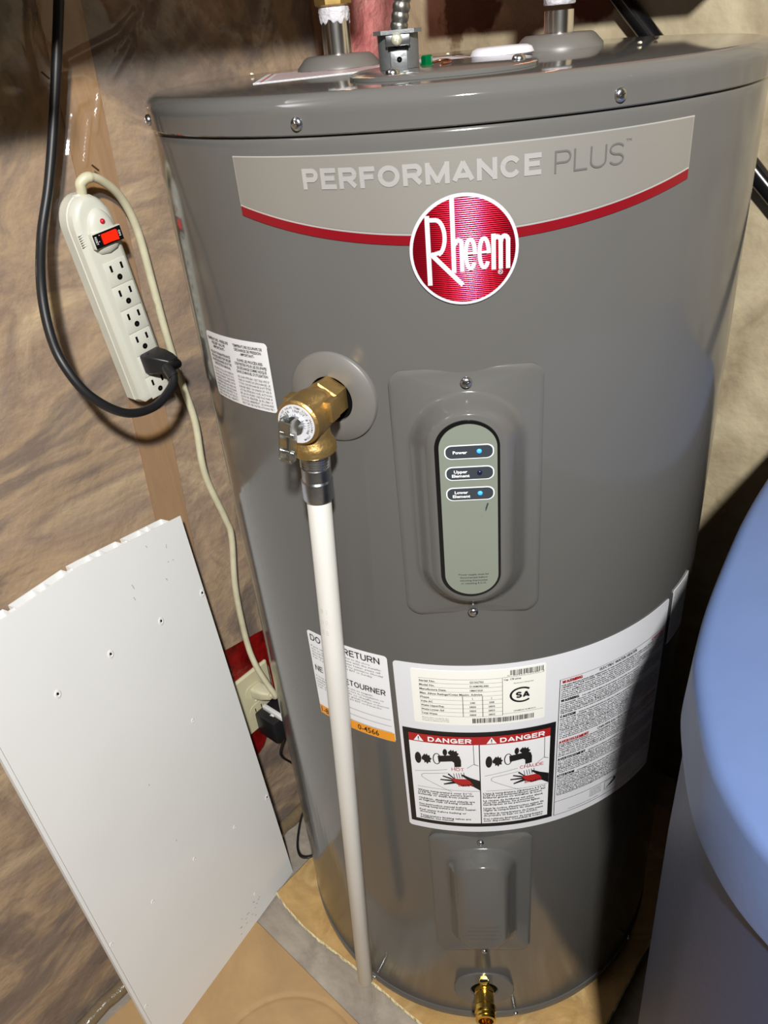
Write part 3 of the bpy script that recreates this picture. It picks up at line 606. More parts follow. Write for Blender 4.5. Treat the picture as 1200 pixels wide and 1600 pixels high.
t.stroke([(deg(6.7), 0.6733), (deg(15.2), 0.6733)], 0.0003); t.stroke([(deg(6.7), 0.6262), (deg(15.2), 0.6262)], 0.0003)
t.text('Cap. 178 Litres', deg(6.9), deg(10.4), 0.6692, 0.0022, 0.02); t.text("Manufacturer's Rating Label", deg(8.9), deg(13), 0.6640, 0.0014, 0.0); t.text('ASSEMBLED IN MEXICO', deg(8.9), deg(13.6), 0.6280, 0.0015, 0.01)
for k, s in enumerate(['Rheem Sales Company, Inc.', '2600 Gunter Park Drive East', 'Montgomery, Alabama 36117 USA']): t.text(s, deg(-10.3), deg(-4.6), 0.6205 - 0.0021 * k, 0.0013, 0.0, res=1)
random.seed(7); x = deg(8.2)
while x < deg(14.9):
    wdt = random.choice([0.0003, 0.0005, 0.0008]); t.rect(x, x + wdt, 0.6752, 0.6815); x += wdt + random.choice([0.0004, 0.0005, 0.0008])
t.text('0  20352 75960  2', deg(7.6), deg(15.3), 0.6742, 0.0014, 0.0); x = deg(0.3)
while x < deg(13.2):
    wdt = random.choice([0.0004, 0.0006, 0.001]); t.rect(x, x + wdt, 0.6158, 0.6222); x += wdt + random.choice([0.0004, 0.0006, 0.0009])
cx, cz = deg(10.6), 0.6490
t.stroke([(cx + 0.0105 * math.cos(a), cz + 0.0088 * math.sin(a)) for a in [math.radians(50 + i * 10) for i in range(27)]], 0.0021)
t.caps('SA', cx - 0.0056, cx + 0.0074, cz - 0.0040, 0.0080, 0.24)
finish_print('label_lettering', t, INK, lab3, 0.0014)
# danger panels
def dl(x, y): return (deg(-13.77 + (x - 85) * 0.02940), 0.5608 - (y - 745) * 2.21e-4 + (x - 145) * 2.1e-5)
def dr(x, y): return (deg(2.0 + (x - 620) * 0.0321), 0.5612 - (y - 770) * 2.21e-4 - (x - 715) * 2.86e-5)
t = Print(); t.rect(deg(-15.05), deg(18.35), 0.4576, 0.6025); finish_print('danger_frame', t, INK, lab3, 0.0010)
t = Print(); t.rect(deg(-13.77), deg(1.44), 0.4638, 0.5850); t.rect(deg(1.66), deg(17.1), 0.4638, 0.5850); finish_print('danger_field', t, PAPER, lab3, 0.0014)
t = Print(); t.rect(deg(-13.77), deg(17.1), 0.5850, 0.5965); finish_print('danger_band', t, RED, lab3, 0.0014)
t = Print(); t.caps('DANGER', deg(-9.5), deg(-0.1), 0.5873, 0.0066, 0.22); t.caps('DANGER', deg(6.0), deg(15.8), 0.5873, 0.0066, 0.22)
for c in (-11.55, 4.2): t.poly([(deg(c) - 0.0050, 0.5866), (deg(c) + 0.0050, 0.5866), (deg(c), 0.5954)])
finish_print('danger_lettering', t, WHITEINK, lab3, 0.0016)
t = Print()
for c in (-11.55, 4.2):
    t.rect(deg(c) - 0.0005, deg(c) + 0.0005, 0.5892, 0.5930); t.rect(deg(c) - 0.0005, deg(c) + 0.0005, 0.5875, 0.5884)
def pictures(f, dx, words):
    P = lambda pts: [f(x + dx[0], y + dx[1]) for x, y in pts]
    t.poly(P(ellipse(145, 742, 25, 38, 20))); t.poly(P([(172, 738), (196, 714), (206, 722), (212, 712), (222, 726), (236, 724), (236, 738), (250, 748), (238, 756), (240, 774), (224, 770), (214, 784), (204, 770), (192, 776), (190, 760), (172, 752)]))
    t.stroke(P(ellipse(288, 747, 27, 35, 20)), 0.0010, True); t.poly(P([(296, 727), (430, 727), (458, 738), (468, 765), (468, 808), (418, 808), (416, 778), (400, 768), (300, 768)]))
    t.poly(P(ellipse(352, 706, 17, 22, 16))); t.poly(P([(374, 706), (398, 690), (404, 700), (414, 692), (422, 704), (440, 700), (440, 712), (456, 722), (442, 732), (440, 746), (424, 738), (398, 732), (376, 716)]))
    t.stroke(P([(112, 833), (360, 822)]), 0.0004); t.stroke(P([(562, 668), (565, 800), (598, 815)]), 0.0005); t.stroke(P([(598, 815), (560, 800), (510, 822)]), 0.0004)
    t.stroke(P([(365, 845), (250, 848), (175, 850), (160, 858), (162, 872), (200, 892), (390, 980)]), 0.0004); t.stroke(P([(122, 938), (602, 990)]), 0.0004)
    for q in (420, 436, 452): t.stroke(P([(q, 800), (q - 3, 818)]), 0.0004)
    for q in (408, 428, 446, 464, 484): t.stroke(P([(q, 850), (q + 8, 885)]), 0.0006)
    t.poly(P([(604, 985), (540, 945), (470, 945), (420, 920), (330, 926), (328, 918), (400, 905), (303, 893), (306, 885), (395, 893), (322, 868), (327, 861), (405, 885), (362, 855), (370, 847), (420, 888), (470, 905), (510, 900), (466, 868), (474, 860), (530, 888), (604, 918)]))
dsh = lambda x, y: (dl(x, y)[0] + deg(15.55), dl(x, y)[1] - 0.0012)
pictures(dl, (0, 0), None); pictures(dsh, (0, 0), None)
cap = lambda f, L_, x0, x1, y0, dy, h: [t.text(s, f(x0, 0)[0], f(x1[k] if isinstance(x1, list) else x1, 0)[0], f(150 if f is dl else 850, y0 + dy[k])[1], h, 0.018, res=1) for k, s in enumerate(L_)]
ys = [0, 23, 46, 92, 115, 160, 183, 228, 251, 296, 319]
EL = ['Water temperature over 51°C', '(124°F) can cause severe burns', 'instantly or death from scalds.', 'Children, disabled and elderly are', 'at highest risk of being scalded.', 'See instruction manual before', 'setting temperature at water heater.', 'Feel water before bathing or', 'showering.', 'Temperature limiting valves are', 'available, see manual.']
FL = ["L'eau à température supérieure à 51°C", '(124°F) peut instantanément causer des', 'brûlures graves ou entraîner la mort.', 'Le risque de brûlures est plus élevé', 'chez les enfants, les personnes', 'handicapées et les personnes âgées.', "Lisez la notice d'instruction avant de", 'régler la température du chauffe-eau.', "Vérifier la température de l'eau avant", 'de prendre un bain ou une douche.', 'Des robinets limiteurs de température', 'sont disponibles. Consultez la notice.']
wl = [0.95, 0.98, 0.9, 1.0, 0.96, 0.85, 1.02, 0.84, 0.3, 0.92, 0.62]
for k, s in enumerate(EL): t.text(s, deg(-12.75), deg(-12.75 + 13.0 * wl[k]), 0.5108 - ys[k] * 1.395e-4, 0.0025, 0.03, res=1)
ys2 = [0, 23, 46, 80, 103, 126, 168, 191, 228, 251, 290, 313]
for k, s in enumerate(FL): t.text(s, deg(2.1), deg(2.1 + 14.3 * [1, 1, .95, .96, .82, .92, .98, .97, .97, .88, .97, .97][k]), 0.5110 - ys2[k] * 1.41e-4, 0.0025, 0.03, res=1)
t.rect(deg(1.44), deg(1.66), 0.4638, 0.585)
# warning column frame and text
t.stroke([(deg(18.8), 0.6575), (deg(48.3), 0.6575)], 0.0004); t.stroke([(deg(18.8), 0.6575), (deg(18.75), 0.459)], 0.0005); t.stroke([(deg(48.4), 0.6575), (deg(49.2), 0.459)], 0.0004)
t.stroke([(deg(18.8), 0.459), (deg(49.2), 0.459)], 0.0004); t.stroke([(deg(18.8), 0.481), (deg(49.1), 0.481)], 0.0004)
t.text('ELECTRIC WATER HEATER', deg(28.2), deg(38.6), 0.6525, 0.0034, 0.008, res=1)
t.text('CHAUFFE-EAU ÉLECTRIQUE', deg(28.8), deg(39.5), 0.5705, 0.0034, 0.008, res=1)
t.caps('WARNING', deg(19.2), deg(23.4), 0.6275, 0.0038, 0.2); t.caps('CAUTION', deg(19.2), deg(22.8), 0.6060, 0.0038, 0.2); t.caps('AVERTISSEMENT', deg(19.1), deg(26.0), 0.5445, 0.0038, 0.2); t.caps('ATTENTION', deg(19.1), deg(23.4), 0.5195, 0.0038, 0.2)
WT = ('FOR SAFE INSTALLATION AND OPERATION OF THIS WATER HEATER READ ALL LABELS AND THE MANUAL BEFORE TURNING ON THE POWER. This water heater must be installed by a qualified person in accordance with the local codes. Water temperature over 51 °C can cause severe burns instantly. Hotter water increases the risk of scald injury. '
      'Failure to install and properly operate this water heater may result in unsafe operation. Risk of electric shock. Disconnect power before servicing. Do not operate without water in the tank. A water leak can cause damage, locate the heater near a drain. Replace all doors and covers before restoring the power. ')
WF = ("POUR UNE INSTALLATION ET UN FONCTIONNEMENT SÛRS, LIRE TOUTES LES ÉTIQUETTES ET LE MANUEL AVANT DE METTRE SOUS TENSION. Ce chauffe-eau doit être installé par une personne qualifiée selon les codes locaux. L'eau à plus de 51 °C peut causer des brûlures graves instantanées. Couper le courant avant l'entretien. "
      "Ne pas faire fonctionner sans eau dans le réservoir. Une fuite d'eau peut causer des dommages, installer le chauffe-eau près d'un drain. Remettre toutes les portes et tous les couvercles avant de rétablir le courant. ")
def para(txt, z0, n, d0=19.2, first=None, seed=0):
    for k in range(n):
        a = first if (k == 0 and first) else d0; L_ = 96 if a == d0 else int(96 * (48.0 - a) / 28.8); s = ((txt * 6)[seed + k * 96: seed + k * 96 + L_]).strip()
        end = 48.1 if k < n - 1 else 40.0
        t.text(s, deg(a), deg(end), z0 - 0.00262 * k, 0.00185, 0.014, res=1)
para(WT, 0.6485, 3); para(WT, 0.6405, 4, seed=150); para(WT, 0.6275, 1, first=24.2, seed=60); para(WT, 0.6245, 6, seed=260)
para(WT, 0.6060, 1, first=23.6, seed=30); para(WT, 0.6030, 11, seed=100)
para(WF, 0.5670, 4); para(WF, 0.5560, 3, seed=120); para(WF, 0.5445, 1, first=26.8, seed=60); para(WF, 0.5415, 7, seed=220)
para(WF, 0.5195, 1, first=24.2, seed=30); para(WF, 0.5165, 11, seed=90)
for k in range(5): t.text((WF * 2)[k * 20:k * 20 + 24], deg(28.2), deg(31.6), 0.4775 - 0.0025 * k, 0.0013, 0, res=1); t.text((WF * 2)[k * 23 + 60:k * 23 + 84], deg(37.0), deg(41.6), 0.4775 - 0.0025 * k, 0.0013, 0, res=1)
t.text('Consult the manual and local codes before installation', deg(22.4), deg(31), 0.4622, 0.0014, 0, res=1)
t.stroke([(deg(32.6), 0.4665), (deg(36.4), 0.4665), (deg(36.4), 0.4795), (deg(32.6), 0.4795)], 0.0003, True)
for k in range(4): t.stroke([(deg(33.2 + 0.35 * k), 0.4685 + 0.0012 * k), (deg(35.2), 0.4720 + 0.0013 * k), (deg(36.0), 0.4745 + 0.001 * k)], 0.0006)
t.poly(ellipse(deg(35.6), 0.4780, 0.002, 0.0011, 10))
finish_print('label_lettering', t, INK, lab3, 0.0018)
for s, a, b, z, c in (('WARNING', 19.3, 23.9, 0.6522, 0.0040), ('AVERTISSEMENT', 19.2, 26.5, 0.5700, 0.0040), ('CAUTION', 43.6, 47.6, 0.6520, 0.0036), ('ATTENTION', 42.2, 47.8, 0.5700, 0.0036)):
    t = Print(); t.caps(s, deg(a), deg(b), z, c, 0.21); finish_print('red_heading', t, RED, lab3, 0.0021)
t = Print()
t.caps('HOT', dl(395, 0)[0], dl(487, 0)[0], 0.5474, 0.0046, 0.13); finish_print('red_heading', t, RED, lab3, 0.0021); t = Print(); t.caps('CHAUDE', dr(880, 0)[0], dr(1047, 0)[0], 0.5458, 0.0046, 0.13)
finish_print('red_heading', t, RED, lab3, 0.0021)
for f, dx, dy, s in ((dl, 0, 0, 'BURN'), (dsh, 0, 0, 'BRÛLURE')):
    t = Print(); t.poly([f(x + dx, y + dy) for x, y in [(385, 880), (440, 888), (500, 893), (528, 908), (545, 930), (470, 932), (420, 915)]])
    t.text(s, f(440 - (25 if s != 'BURN' else 0), 0)[0], f(548, 0)[0], f(490 + dx, 944 + dy)[1], 0.0040, 0.015)
    finish_print('scald_mark', t, RED, lab3, 0.0021)
lab4 = label_sheet('side_label', 51.3, 60.5, 0.6215, 0.6925, 0.003, PAPER, heater, 0.0006, label='narrow white label at the right edge of the tank')
t = Print()
for k in range(18): t.text((WT * 2)[k * 25:k * 25 + 22], deg(51.9), deg(59.8 if k % 4 else 57), 0.6880 - 0.0036 * k, 0.0020, 0, res=1)
finish_print('label_lettering', t, INK, lab4, 0.0010)

# ---- drain valve low on the tank
dd = V((math.sin(0.0165), -math.cos(0.0165), 0)); DM = frame(dd * R + Z * 0.1235, dd, (0, 0, 1))
g = G().lathe([(0.0385, -0.003), (0.0385, 0.0006), (0.0375, 0.0018), (0.018, 0.0026), (0.0165, 0.0005)], DM, 48, closed=False); dv = g.build('drain_escutcheon', GREY, heater, 40)
G().lathe([(0.0165, 0.0008), (0.0002, 0.0009)], DM, 32, closed=False).build('dark_opening', BLACKV, dv)
VM = frame(dd * (R - 0.027) + Z * 0.1270, dd, (0, 0, 1))
g = G().lathe([(0.0115, 0), (0.0115, 0.030), (0.0125, 0.031), (0.0125, 0.036), (0.0118, 0.037), (0.0122, 0.050), (0.0135, 0.052), (0.0135, 0.058), (0.0118, 0.060), (0.0128, 0.061), (0.0128, 0.0635), (0.0118, 0.0645), (0.0128, 0.0655), (0.0128, 0.068), (0.0095, 0.0685), (0.009, 0.055), (0.0002, 0.054)], VM, 36, closed=False)
dv = g.build('drain_valve', BRASSB, heater, 30); dv['label'] = 'brass drain valve near the floor'
SM = frame(VM @ V((0.010, 0, 0.030)), (VM @ V((1, 0, 0.030))) - (VM @ V((0, 0, 0.030))))
g = G().lathe([(0.0052, 0), (0.0052, 0.003), (0.0068, 0.0035), (0.0068, 0.0085), (0.0058, 0.0098), (0.0002, 0.0100)], SM, 6); g.build('valve_stem', BRASSB, dv, 25)
g = G().box((0, 0, 0.0102), (0.010, 0.0016, 0.0006), SM); g.build('stem_slot', BLACKV, dv)

# ---- fittings on the lid
LT = 1.1562
def nipple(x, y, z1, lab):
    M = Matrix.Translation((x, y, 0)); e = G().lathe([(0.0405, LT - 0.0005), (0.0400, LT + 0.0028), (0.0330, LT + 0.0100), (0.030, LT + 0.0118), (0.0142, LT + 0.0122), (0.0142, LT)], M, 48, closed=False).build('pipe_escutcheon', GREYP, heater, 40)
    n_ = G().lathe([(0.01335, LT), (0.01335, z1)], M, 40, closed=False).build('pipe_nipple', CHROMEPIPE, heater, 40); n_['label'] = lab
    return n_
nl = nipple(-0.1032, 0.0694, 1.212, 'polished cold water nipple smeared with white sealant')
M = Matrix.Translation((-0.1032, 0.0694, 0)); g = G(); pr_ = [(0.0134, 1.1955), (0.0144, 1.197), (0.0140, 1.1985), (0.0147, 1.2), (0.0142, 1.2012), (0.0149, 1.2025), (0.0145, 1.2038), (0.0142, 1.206), (0.0134, 1.206)]
g.lathe(pr_, M, 40, closed=False)
for i, p in enumerate(g.v):
    k = i % len(pr_); a = math.atan2(p.y - 0.0694, p.x + 0.1032)
    if k < 3: g.v[i].z -= 0.0022 * (0.5 + 0.5 * math.sin(a * 5 + 1)) + 0.0015 * math.sin(a * 11)
g.build('pipe_sealant', PASTE, nl, 60)
nr = nipple(0.102, 0.0552, 1.186, 'polished hot water nipple')
G().lathe([(0.0133, 1.1900), (0.0143, 1.1910), (0.0140, 1.1955), (0.0143, 1.198), (0.0133, 1.199)], Matrix.Translation((0.102, 0.0552, 0)), 40, closed=False).build('pipe_sealant', PASTE, nr, 60)
G().lathe([(0.0131, 1.199), (0.0131, 1.30)], Matrix.Translation((0.102, 0.0552, 0)), 30, closed=False).build('pipe_run', COPPER, nr, 40)
# lid sticker
def lidp(x, y, o): return V((x, y, LT + o))
q = [(-0.158, -0.073), (0.03, 0.0), (0.01, 0.10), (-0.176, 0.08)]
g = G().prism(q, LT + 0.0001, LT + 0.0006, I4); ls = g.build('lid_sticker', PAPER, heater, 20); ls['label'] = 'white sticker with pink printing on the lid'
t = Print(); qc = V((-0.07, 0.02))
qi = [tuple(V(p) + (qc - V(p)) * 0.06) for p in q]; t.stroke(qi, 0.0022, True)
for k in range(9):
    a = V(q[0]).lerp(V(q[3]), 0.12 + 0.09 * k); b = V(q[1]).lerp(V(q[2]), 0.12 + 0.09 * k); t.stroke([a.lerp(b, 0.06), a.lerp(b, 0.5 + 0.4 * ((k * 37) % 10) / 10)], 0.003)
finish_print('sticker_print', t, PINKPRINT, ls, 0.0008, mapper=lidp)
# junction box cover plate
cp = [(-0.003 + 0.068 * math.copysign(abs(math.cos(a)) ** 0.75, math.cos(a)), -0.125 + 0.088 * math.copysign(abs(math.sin(a)) ** 0.75, math.sin(a))) for a in [2 * PI * i / 64 for i in range(64)]]
c2 = [(-0.003 + (x + 0.003) * 0.975, -0.125 + (y + 0.125) * 0.98) for x, y in cp]
g = G().loft([[V((x, y, LT)) for x, y in cp], [V((x, y, LT + 0.0022)) for x, y in cp], [V((x, y, LT + 0.0030)) for x, y in c2]]); cv = g.build('wiring_cover', GREY, heater, 50); cv['label'] = 'flat oval wiring cover plate on the lid'
for x, y in ((-0.037, -0.185), (0.050, -0.150)): screw(frame((x, y, LT + 0.003), Z), cv, 0.0048, 0.0034)
gs = G().lathe([(0.0055, 0), (0.0055, 0.0008), (0.0046, 0.0012), (0.0046, 0.0054), (0.0036, 0.0064), (0.0002, 0.0066)], frame((-0.0155, -0.092, LT + 0.003), Z, (1, 0.3, 0)), 6).build('ground_screw', GREENM, cv, 25); gs['label'] = 'green hexagonal ground screw'
G().tube(catmull([(-0.011, -0.094, LT + 0.0042), (-0.004, -0.092, LT + 0.0052), (0.002, -0.098, LT + 0.0048), (0.001, -0.112, LT + 0.004), (-0.0035, -0.125, LT + 0.004)], 5), 0.0009, 8).build('ground_wire', COPPER, cv, 60)
g = G().lathe([(0.026, LT + 0.0005), (0.0275, LT + 0.0022), (0.0255, LT + 0.0062), (0.0215, LT + 0.0078), (0.0002, LT + 0.0082)], Matrix.Translation((0.0475, 0.0, 0)), 40); c = g.build('knockout_cap', CAPW, heater, 50); c['label'] = 'milky white round cap on the lid'
t = Print(); 
for k, s in enumerate(['WARNING', 'DISCONNECT POWER']): t.text(s, 0.03, None, -0.135 - 0.012 * k, 0.004, 0, 'C', res=1)
finish_print('embossed_lettering', t, GREYP, cv, 0.0032, mapper=lidp)

# ---------------------------------------------------------------- relief valve
TV = math.radians(-21.5); DV = V((math.sin(TV), -math.cos(TV), 0)); TG = V((math.cos(TV), math.sin(TV), 0))
VZ = 0.9545
g = G().lathe([(0.0365, -0.0035), (0.0365, 0.001), (0.0355, 0.0022), (0.0200, 0.0052), (0.0185, 0.0048), (0.0180, 0.0)], frame(DV * R + Z * 0.9515, DV), 64, closed=False)
ve = g.build('valve_escutcheon', GREYP, heater, 40); ve['label'] = 'round grey collar behind the brass valve'
G().lathe([(0.0182, 0.0012), (0.0002, 0.0013)], frame(DV * R + Z * 0.9515, DV), 32, closed=False).build('dark_opening', BLACKV, ve)
rv = thing('relief_valve', DV * 0.29 + Z * VZ, 'cast brass relief valve with steel test lever on the left of the tank', 'valve')
AX = frame(Z * VZ, DV, Z)          # z = outward, x = up
g = G(); g.lathe([(0.0120, 0.252), (0.0120, 0.264), (0.0165, 0.2645), (0.0165, 0.2795), (0.0150, 0.2805)], AX, 6); hexn = g.build('inlet_hexagon', BRASS, rv, 25)
g = G(); g.lathe([(0.0135, 0.2785), (0.0140, 0.283), (0.0162, 0.2875), (0.0172, 0.292), (0.0175, 0.304), (0.0168, 0.3065), (0.0172, 0.3080), (0.0172, 0.3128), (0.0158, 0.3142), (0.0002, 0.3144)], AX, 48)
OM = frame(DV * 0.2965 + Z * VZ, -Z, DV)
g.lathe([(0.0135, 0.0), (0.0135, 0.016), (0.0142, 0.019), (0.0162, 0.023), (0.0168, 0.0255), (0.0168, 0.0295), (0.0155, 0.0310), (0.0002, 0.0312)], OM, 40)
for s in (-1, 1): g.box((0.003, s * 0.0165, 0.292), (0.016, 0.007, 0.012), AX, 0.0012)
body = g.build('valve_body', BRASS, rv, 40)
dk = G().lathe([(0.0148, 0.3144), (0.0148, 0.3152), (0.0002, 0.3153)], AX, 40).build('rating_plate', mat('tag_aluminium', lin(212, 212, 218), 0.4, metal=0.2), rv, 40); dk['label'] = 'round lettered rating plate'
# lettering round the plate
def arc_text(pr, s, rad, a0, a1, cap):
    n = len(s)
    for i, ch in enumerate(s):
        if ch == ' ': continue
        pr.append((ch, rad, a0 + (a1 - a0) * i / (n - 1), cap))
rt_ = []; arc_text(rt_, 'SET 150 PSI  RELIEF VALVE TEMP 210F  PRESSURE  STEAM', 0.0128, -PI * 0.85, PI * 0.85, 0.0014)
arc_text(rt_, 'MAX HEATER INPUT BTU/HR', 0.0100, -PI * 0.75, PI * 0.7, 0.0019); arc_text(rt_, 'AGA CSA 105000', 0.0075, -PI * 0.5, PI * 0.6, 0.0012)
pr = Print()
for k, (ch, rad, a, cp_) in enumerate(rt_): pr.text(ch, k * 1.0, None, 0, cp_, 0.01, 'C', 1)
def plate_map(x, y, o):          # every letter sits one metre further along; its index gives its angle, text up = outward
    k = round(x); ch, rad, a, cp_ = rt_[k]; x -= k; q2 = V((math.sin(a), math.cos(a))) * (rad + y - 0.0006) + V((x * math.cos(a), -x * math.sin(a))); return AX @ V((q2.y, -q2.x, 0.3154))
finish_print('plate_lettering', pr, INK, dk, 0, mapper=plate_map)
st_ = frame(DV * 0.3150 + Z * VZ, DV, Z)
G().lathe([(0.0068, 0), (0.0068, 0.0025), (0.0030, 0.0028), (0.0030, 0.012), (0.0002, 0.0122)], st_, 24).build('lever_stem', STEEL, rv, 40)
LVX = DV * 0.3215 + Z * (VZ + 0.0015) - TG * 0.0015
LM = Matrix((TG, DV, Z)).transposed().to_4x4(); LM.translation = LVX; LM = LM @ Matrix.Rotation(0.16, 4, 'Y')
g = G(); 
for s in (-1, 1): g.prism([(-0.006, 0.004), (-0.004, 0.0065), (0.005, 0.0065), (0.007, 0.003), (0.0072, -0.024), (0.005, -0.0275), (-0.0005, -0.0275), (-0.002, -0.024), (-0.002, -0.006)], s * 0.0042 - 0.0005, s * 0.0042 + 0.0005, LM @ Matrix(((0, 0, 1, 0), (1, 0, 0, 0), (0, 1, 0, 0), (0, 0, 0, 1))))
g.box((0, 0.0060, 0.0020), (0.0094, 0.001, 0.0070), LM); g.box((0, 0.0045, -0.0262), (0.0094, 0.003, 0.0022), LM)
lv = g.build('test_lever', mat('lever_steel', lin(196, 198, 190), 0.3, metal=1.0), rv, 30)
for z_ in (-0.005, -0.020): G().lathe([(0.0022, -0.0060), (0.0022, 0.0060)], LM @ frame((0.0, 0.0030, z_), (1, 0, 0)), 16).build('lever_pin', STEEL, lv)
# ---------------------------------------------------------------- discharge pipe
P1 = DV * 0.2975 + Z * (VZ - 0.031); PB = V((-0.1490, -0.2615, 0.142)); PT = V((-0.1112, -0.2745, 0.888))
dp = thing('discharge_pipe', PB, 'long white plastic discharge pipe hanging in front of the tank from the brass valve', 'pipe')
ax = (PT - PB).normalized(); LP = (P1 - PB).length; ax = (P1 - PB).normalized()
PM = frame(PB, ax, DV)
G().lathe([(0.0075, 0.0), (0.0092, 0.0), (0.0097, 0.0008), (0.0097, LP - 0.03)], PM, 36, closed=False).build('plastic_pipe', PVC, dp, 40)
G().lathe([(0.0076, 0.0), (0.0076, 0.03), (0.0002, 0.0301)], PM, 24, closed=False).build('pipe_bore', BLACKV, dp)
g = G().lathe([(0.0085, LP - 0.040), (0.0118, LP - 0.0398), (0.0122, LP - 0.039), (0.0122, LP - 0.0235), (0.0113, LP - 0.0220), (0.0113, LP - 0.0120), (0.0108, LP - 0.0115)], PM, 36, closed=False); g.build('coupling', mat('pipe_zinc', lin(160, 164, 170), 0.28, metal=1.0, var=0.12, vscale=120), dp, 30)
pr_ = []; z_ = LP - 0.0118
while z_ < LP - 0.001: pr_ += [(0.0104, z_), (0.0116, z_ + 0.0008), (0.0104, z_ + 0.0016)]; z_ += 0.0021
G().lathe(pr_, PM, 36, closed=False).build('pipe_thread', STEEL, dp, 20)
def pipe_map(x, y, o): return PM @ (Matrix.Rotation(0, 4, 'Z') @ V(((0.0097 + o) * math.cos(x / 0.0097), (0.0097 + o) * math.sin(x / 0.0097), y)))
t = Print()
for k, s in enumerate(['E B', '0 0', '8 1']): t.text(s, -0.003, 0.003, LP - 0.175 + 0.012 * k, 0.005, 0.0)
finish_print('faded_stamp', t, mat('faded_ink', lin(196, 196, 194), 0.5), dp, 0.0003, mapper=pipe_map)

# ---------------------------------------------------------------- flexible conduit and connector on the lid
cx_, cy_ = -0.0355, -0.118; CB = LT + 0.0032
cd = thing('flexible_conduit', (cx_, cy_, CB), 'ribbed grey metal conduit rising from a clamp connector on the tank lid', 'conduit')
CM = Matrix.Translation((cx_, cy_, CB)) @ Matrix.Rotation(0.05, 4, 'Z')
g = G(); o_ = ellipse(0, 0, 0.0148, 0.0125, 36); g.loft([[CM @ V((x, y, 0)) for x, y in o_], [CM @ V((x * 1.01, y * 1.01, 0.0225)) for x, y in o_]], True, True)
g.prism([(x, y) for x, y in [(-0.0175, -0.009), (-0.012, -0.0145), (0.012, -0.0145), (0.0175, -0.009), (0.0175, 0.009), (0.012, 0.013), (-0.012, 0.013), (-0.0175, 0.009)]], 0.0222, 0.0248, CM)
cb = g.build('connector_body', GALV, cd, 35)
G().box((0, -0.0120, 0.0055), (0.0125, 0.003, 0.0125), CM, 0.0006).build('connector_saddle', GALV, cd, 30)
G().box((0, -0.0132, 0.0182), (0.018, 0.003, 0.0072), CM, 0.0008).build('clamp_bar', STEEL, cd, 30)
G().box((0, -0.0124, 0.0133), (0.015, 0.002, 0.0016), CM).build('clamp_gap', BLACKV, cd, 30)
G().lathe([(0.0019, 0), (0.0002, 0.0001)], CM @ frame((0.0003, -0.01362, 0.0062), (0, -1, 0)), 20, closed=False).build('inspection_hole', BLACKV, cd)
screw(CM @ frame((-0.0008, -0.0146, 0.0188), (0, -1, 0)), cd, 0.0042, 0.003, mat('pale_screw', lin(214, 212, 190), 0.35, metal=0.7), 'clamp_screw')
cpts = catmull([(cx_ + 0.001, cy_, CB + 0.024), (cx_ + 0.003, cy_ - 0.001, CB + 0.034), (cx_ + 0.0055, cy_, CB + 0.050), (cx_ + 0.006, cy_ + 0.01, CB + 0.10), (cx_ + 0.03, cy_ + 0.06, CB + 0.3), (cx_ + 0.1, cy_ + 0.2, CB + 0.8), (cx_ + 0.1, cy_ + 0.25, 2.36)], 60)
tot = 0; acc = [0]
for a, b in zip(cpts[:-1], cpts[1:]): tot += (b - a).length; acc.append(tot)
fine = []; i = 0; s_ = 0
while s_ < min(tot, 0.16):
    while acc[i + 1] < s_: i += 1
    fine.append(cpts[i].lerp(cpts[i + 1], (s_ - acc[i]) / max(1e-9, acc[i + 1] - acc[i]))); s_ += 0.0007
G().tube(fine, 0.006, 18, rf=lambda i: 0.0054 + 0.0011 * abs(math.sin(i * 0.0007 / 0.0058 * PI)) ** 0.6).build('conduit_sheath', mat('conduit_zinc', lin(140, 138, 132), 0.36, metal=0.95), cd, 50)
G().tube([p for p, a in zip(cpts, acc) if a > 0.155][::6] + [cpts[-1]], 0.0062, 12).build('conduit_sheath', MATS['conduit_zinc'], cd, 50)

# ---------------------------------------------------------------- brass fitting over the left nipple
bf = thing('brass_fitting', (-0.1032, 0.0694, 1.206), 'tarnished brass pipe fitting screwed on the left nipple, cut by the top edge', 'pipe fitting')
g = G().lathe([(0.0150, 1.2065), (0.0182, 1.2080), (0.0185, 1.2120), (0.0185, 1.228), (0.0165, 1.231)], Matrix.Translation((-0.1032, 0.0694, 0)) @ Matrix.Rotation(0.5, 4, 'Z'), 8); g.build('fitting_nut', mat('tarnished_brass', lin(168, 140, 84), 0.42, metal=0.9, var=0.3, vscale=60), bf, 25)
G().lathe([(0.0125, 1.230), (0.0125, 2.3)], Matrix.Translation((-0.1032, 0.0694, 0)), 24).build('supply_pipe', COPPER, bf, 40)

# ---------------------------------------------------------------- black pipe slanting down the back wall
q0, q1 = bp(-0.36, 1.552, 0.018), bp(1.1, 0.076, 0.018)
o = G().tube([bp(-0.0255, 1.2195, 0.014), bp(0.0, 1.193, 0.014), bp(0.0345, 1.158, 0.014), bp(0.177, 1.012, 0.014), bp(0.5, 0.70, 0.014), bp(1.0, 0.21, 0.014)], 0.0105, 20).build('slanting_pipe', BLACKPIPE, None, 60)
tag(o, 'glossy black pipe slanting down the concrete wall behind the tank', 'pipe')
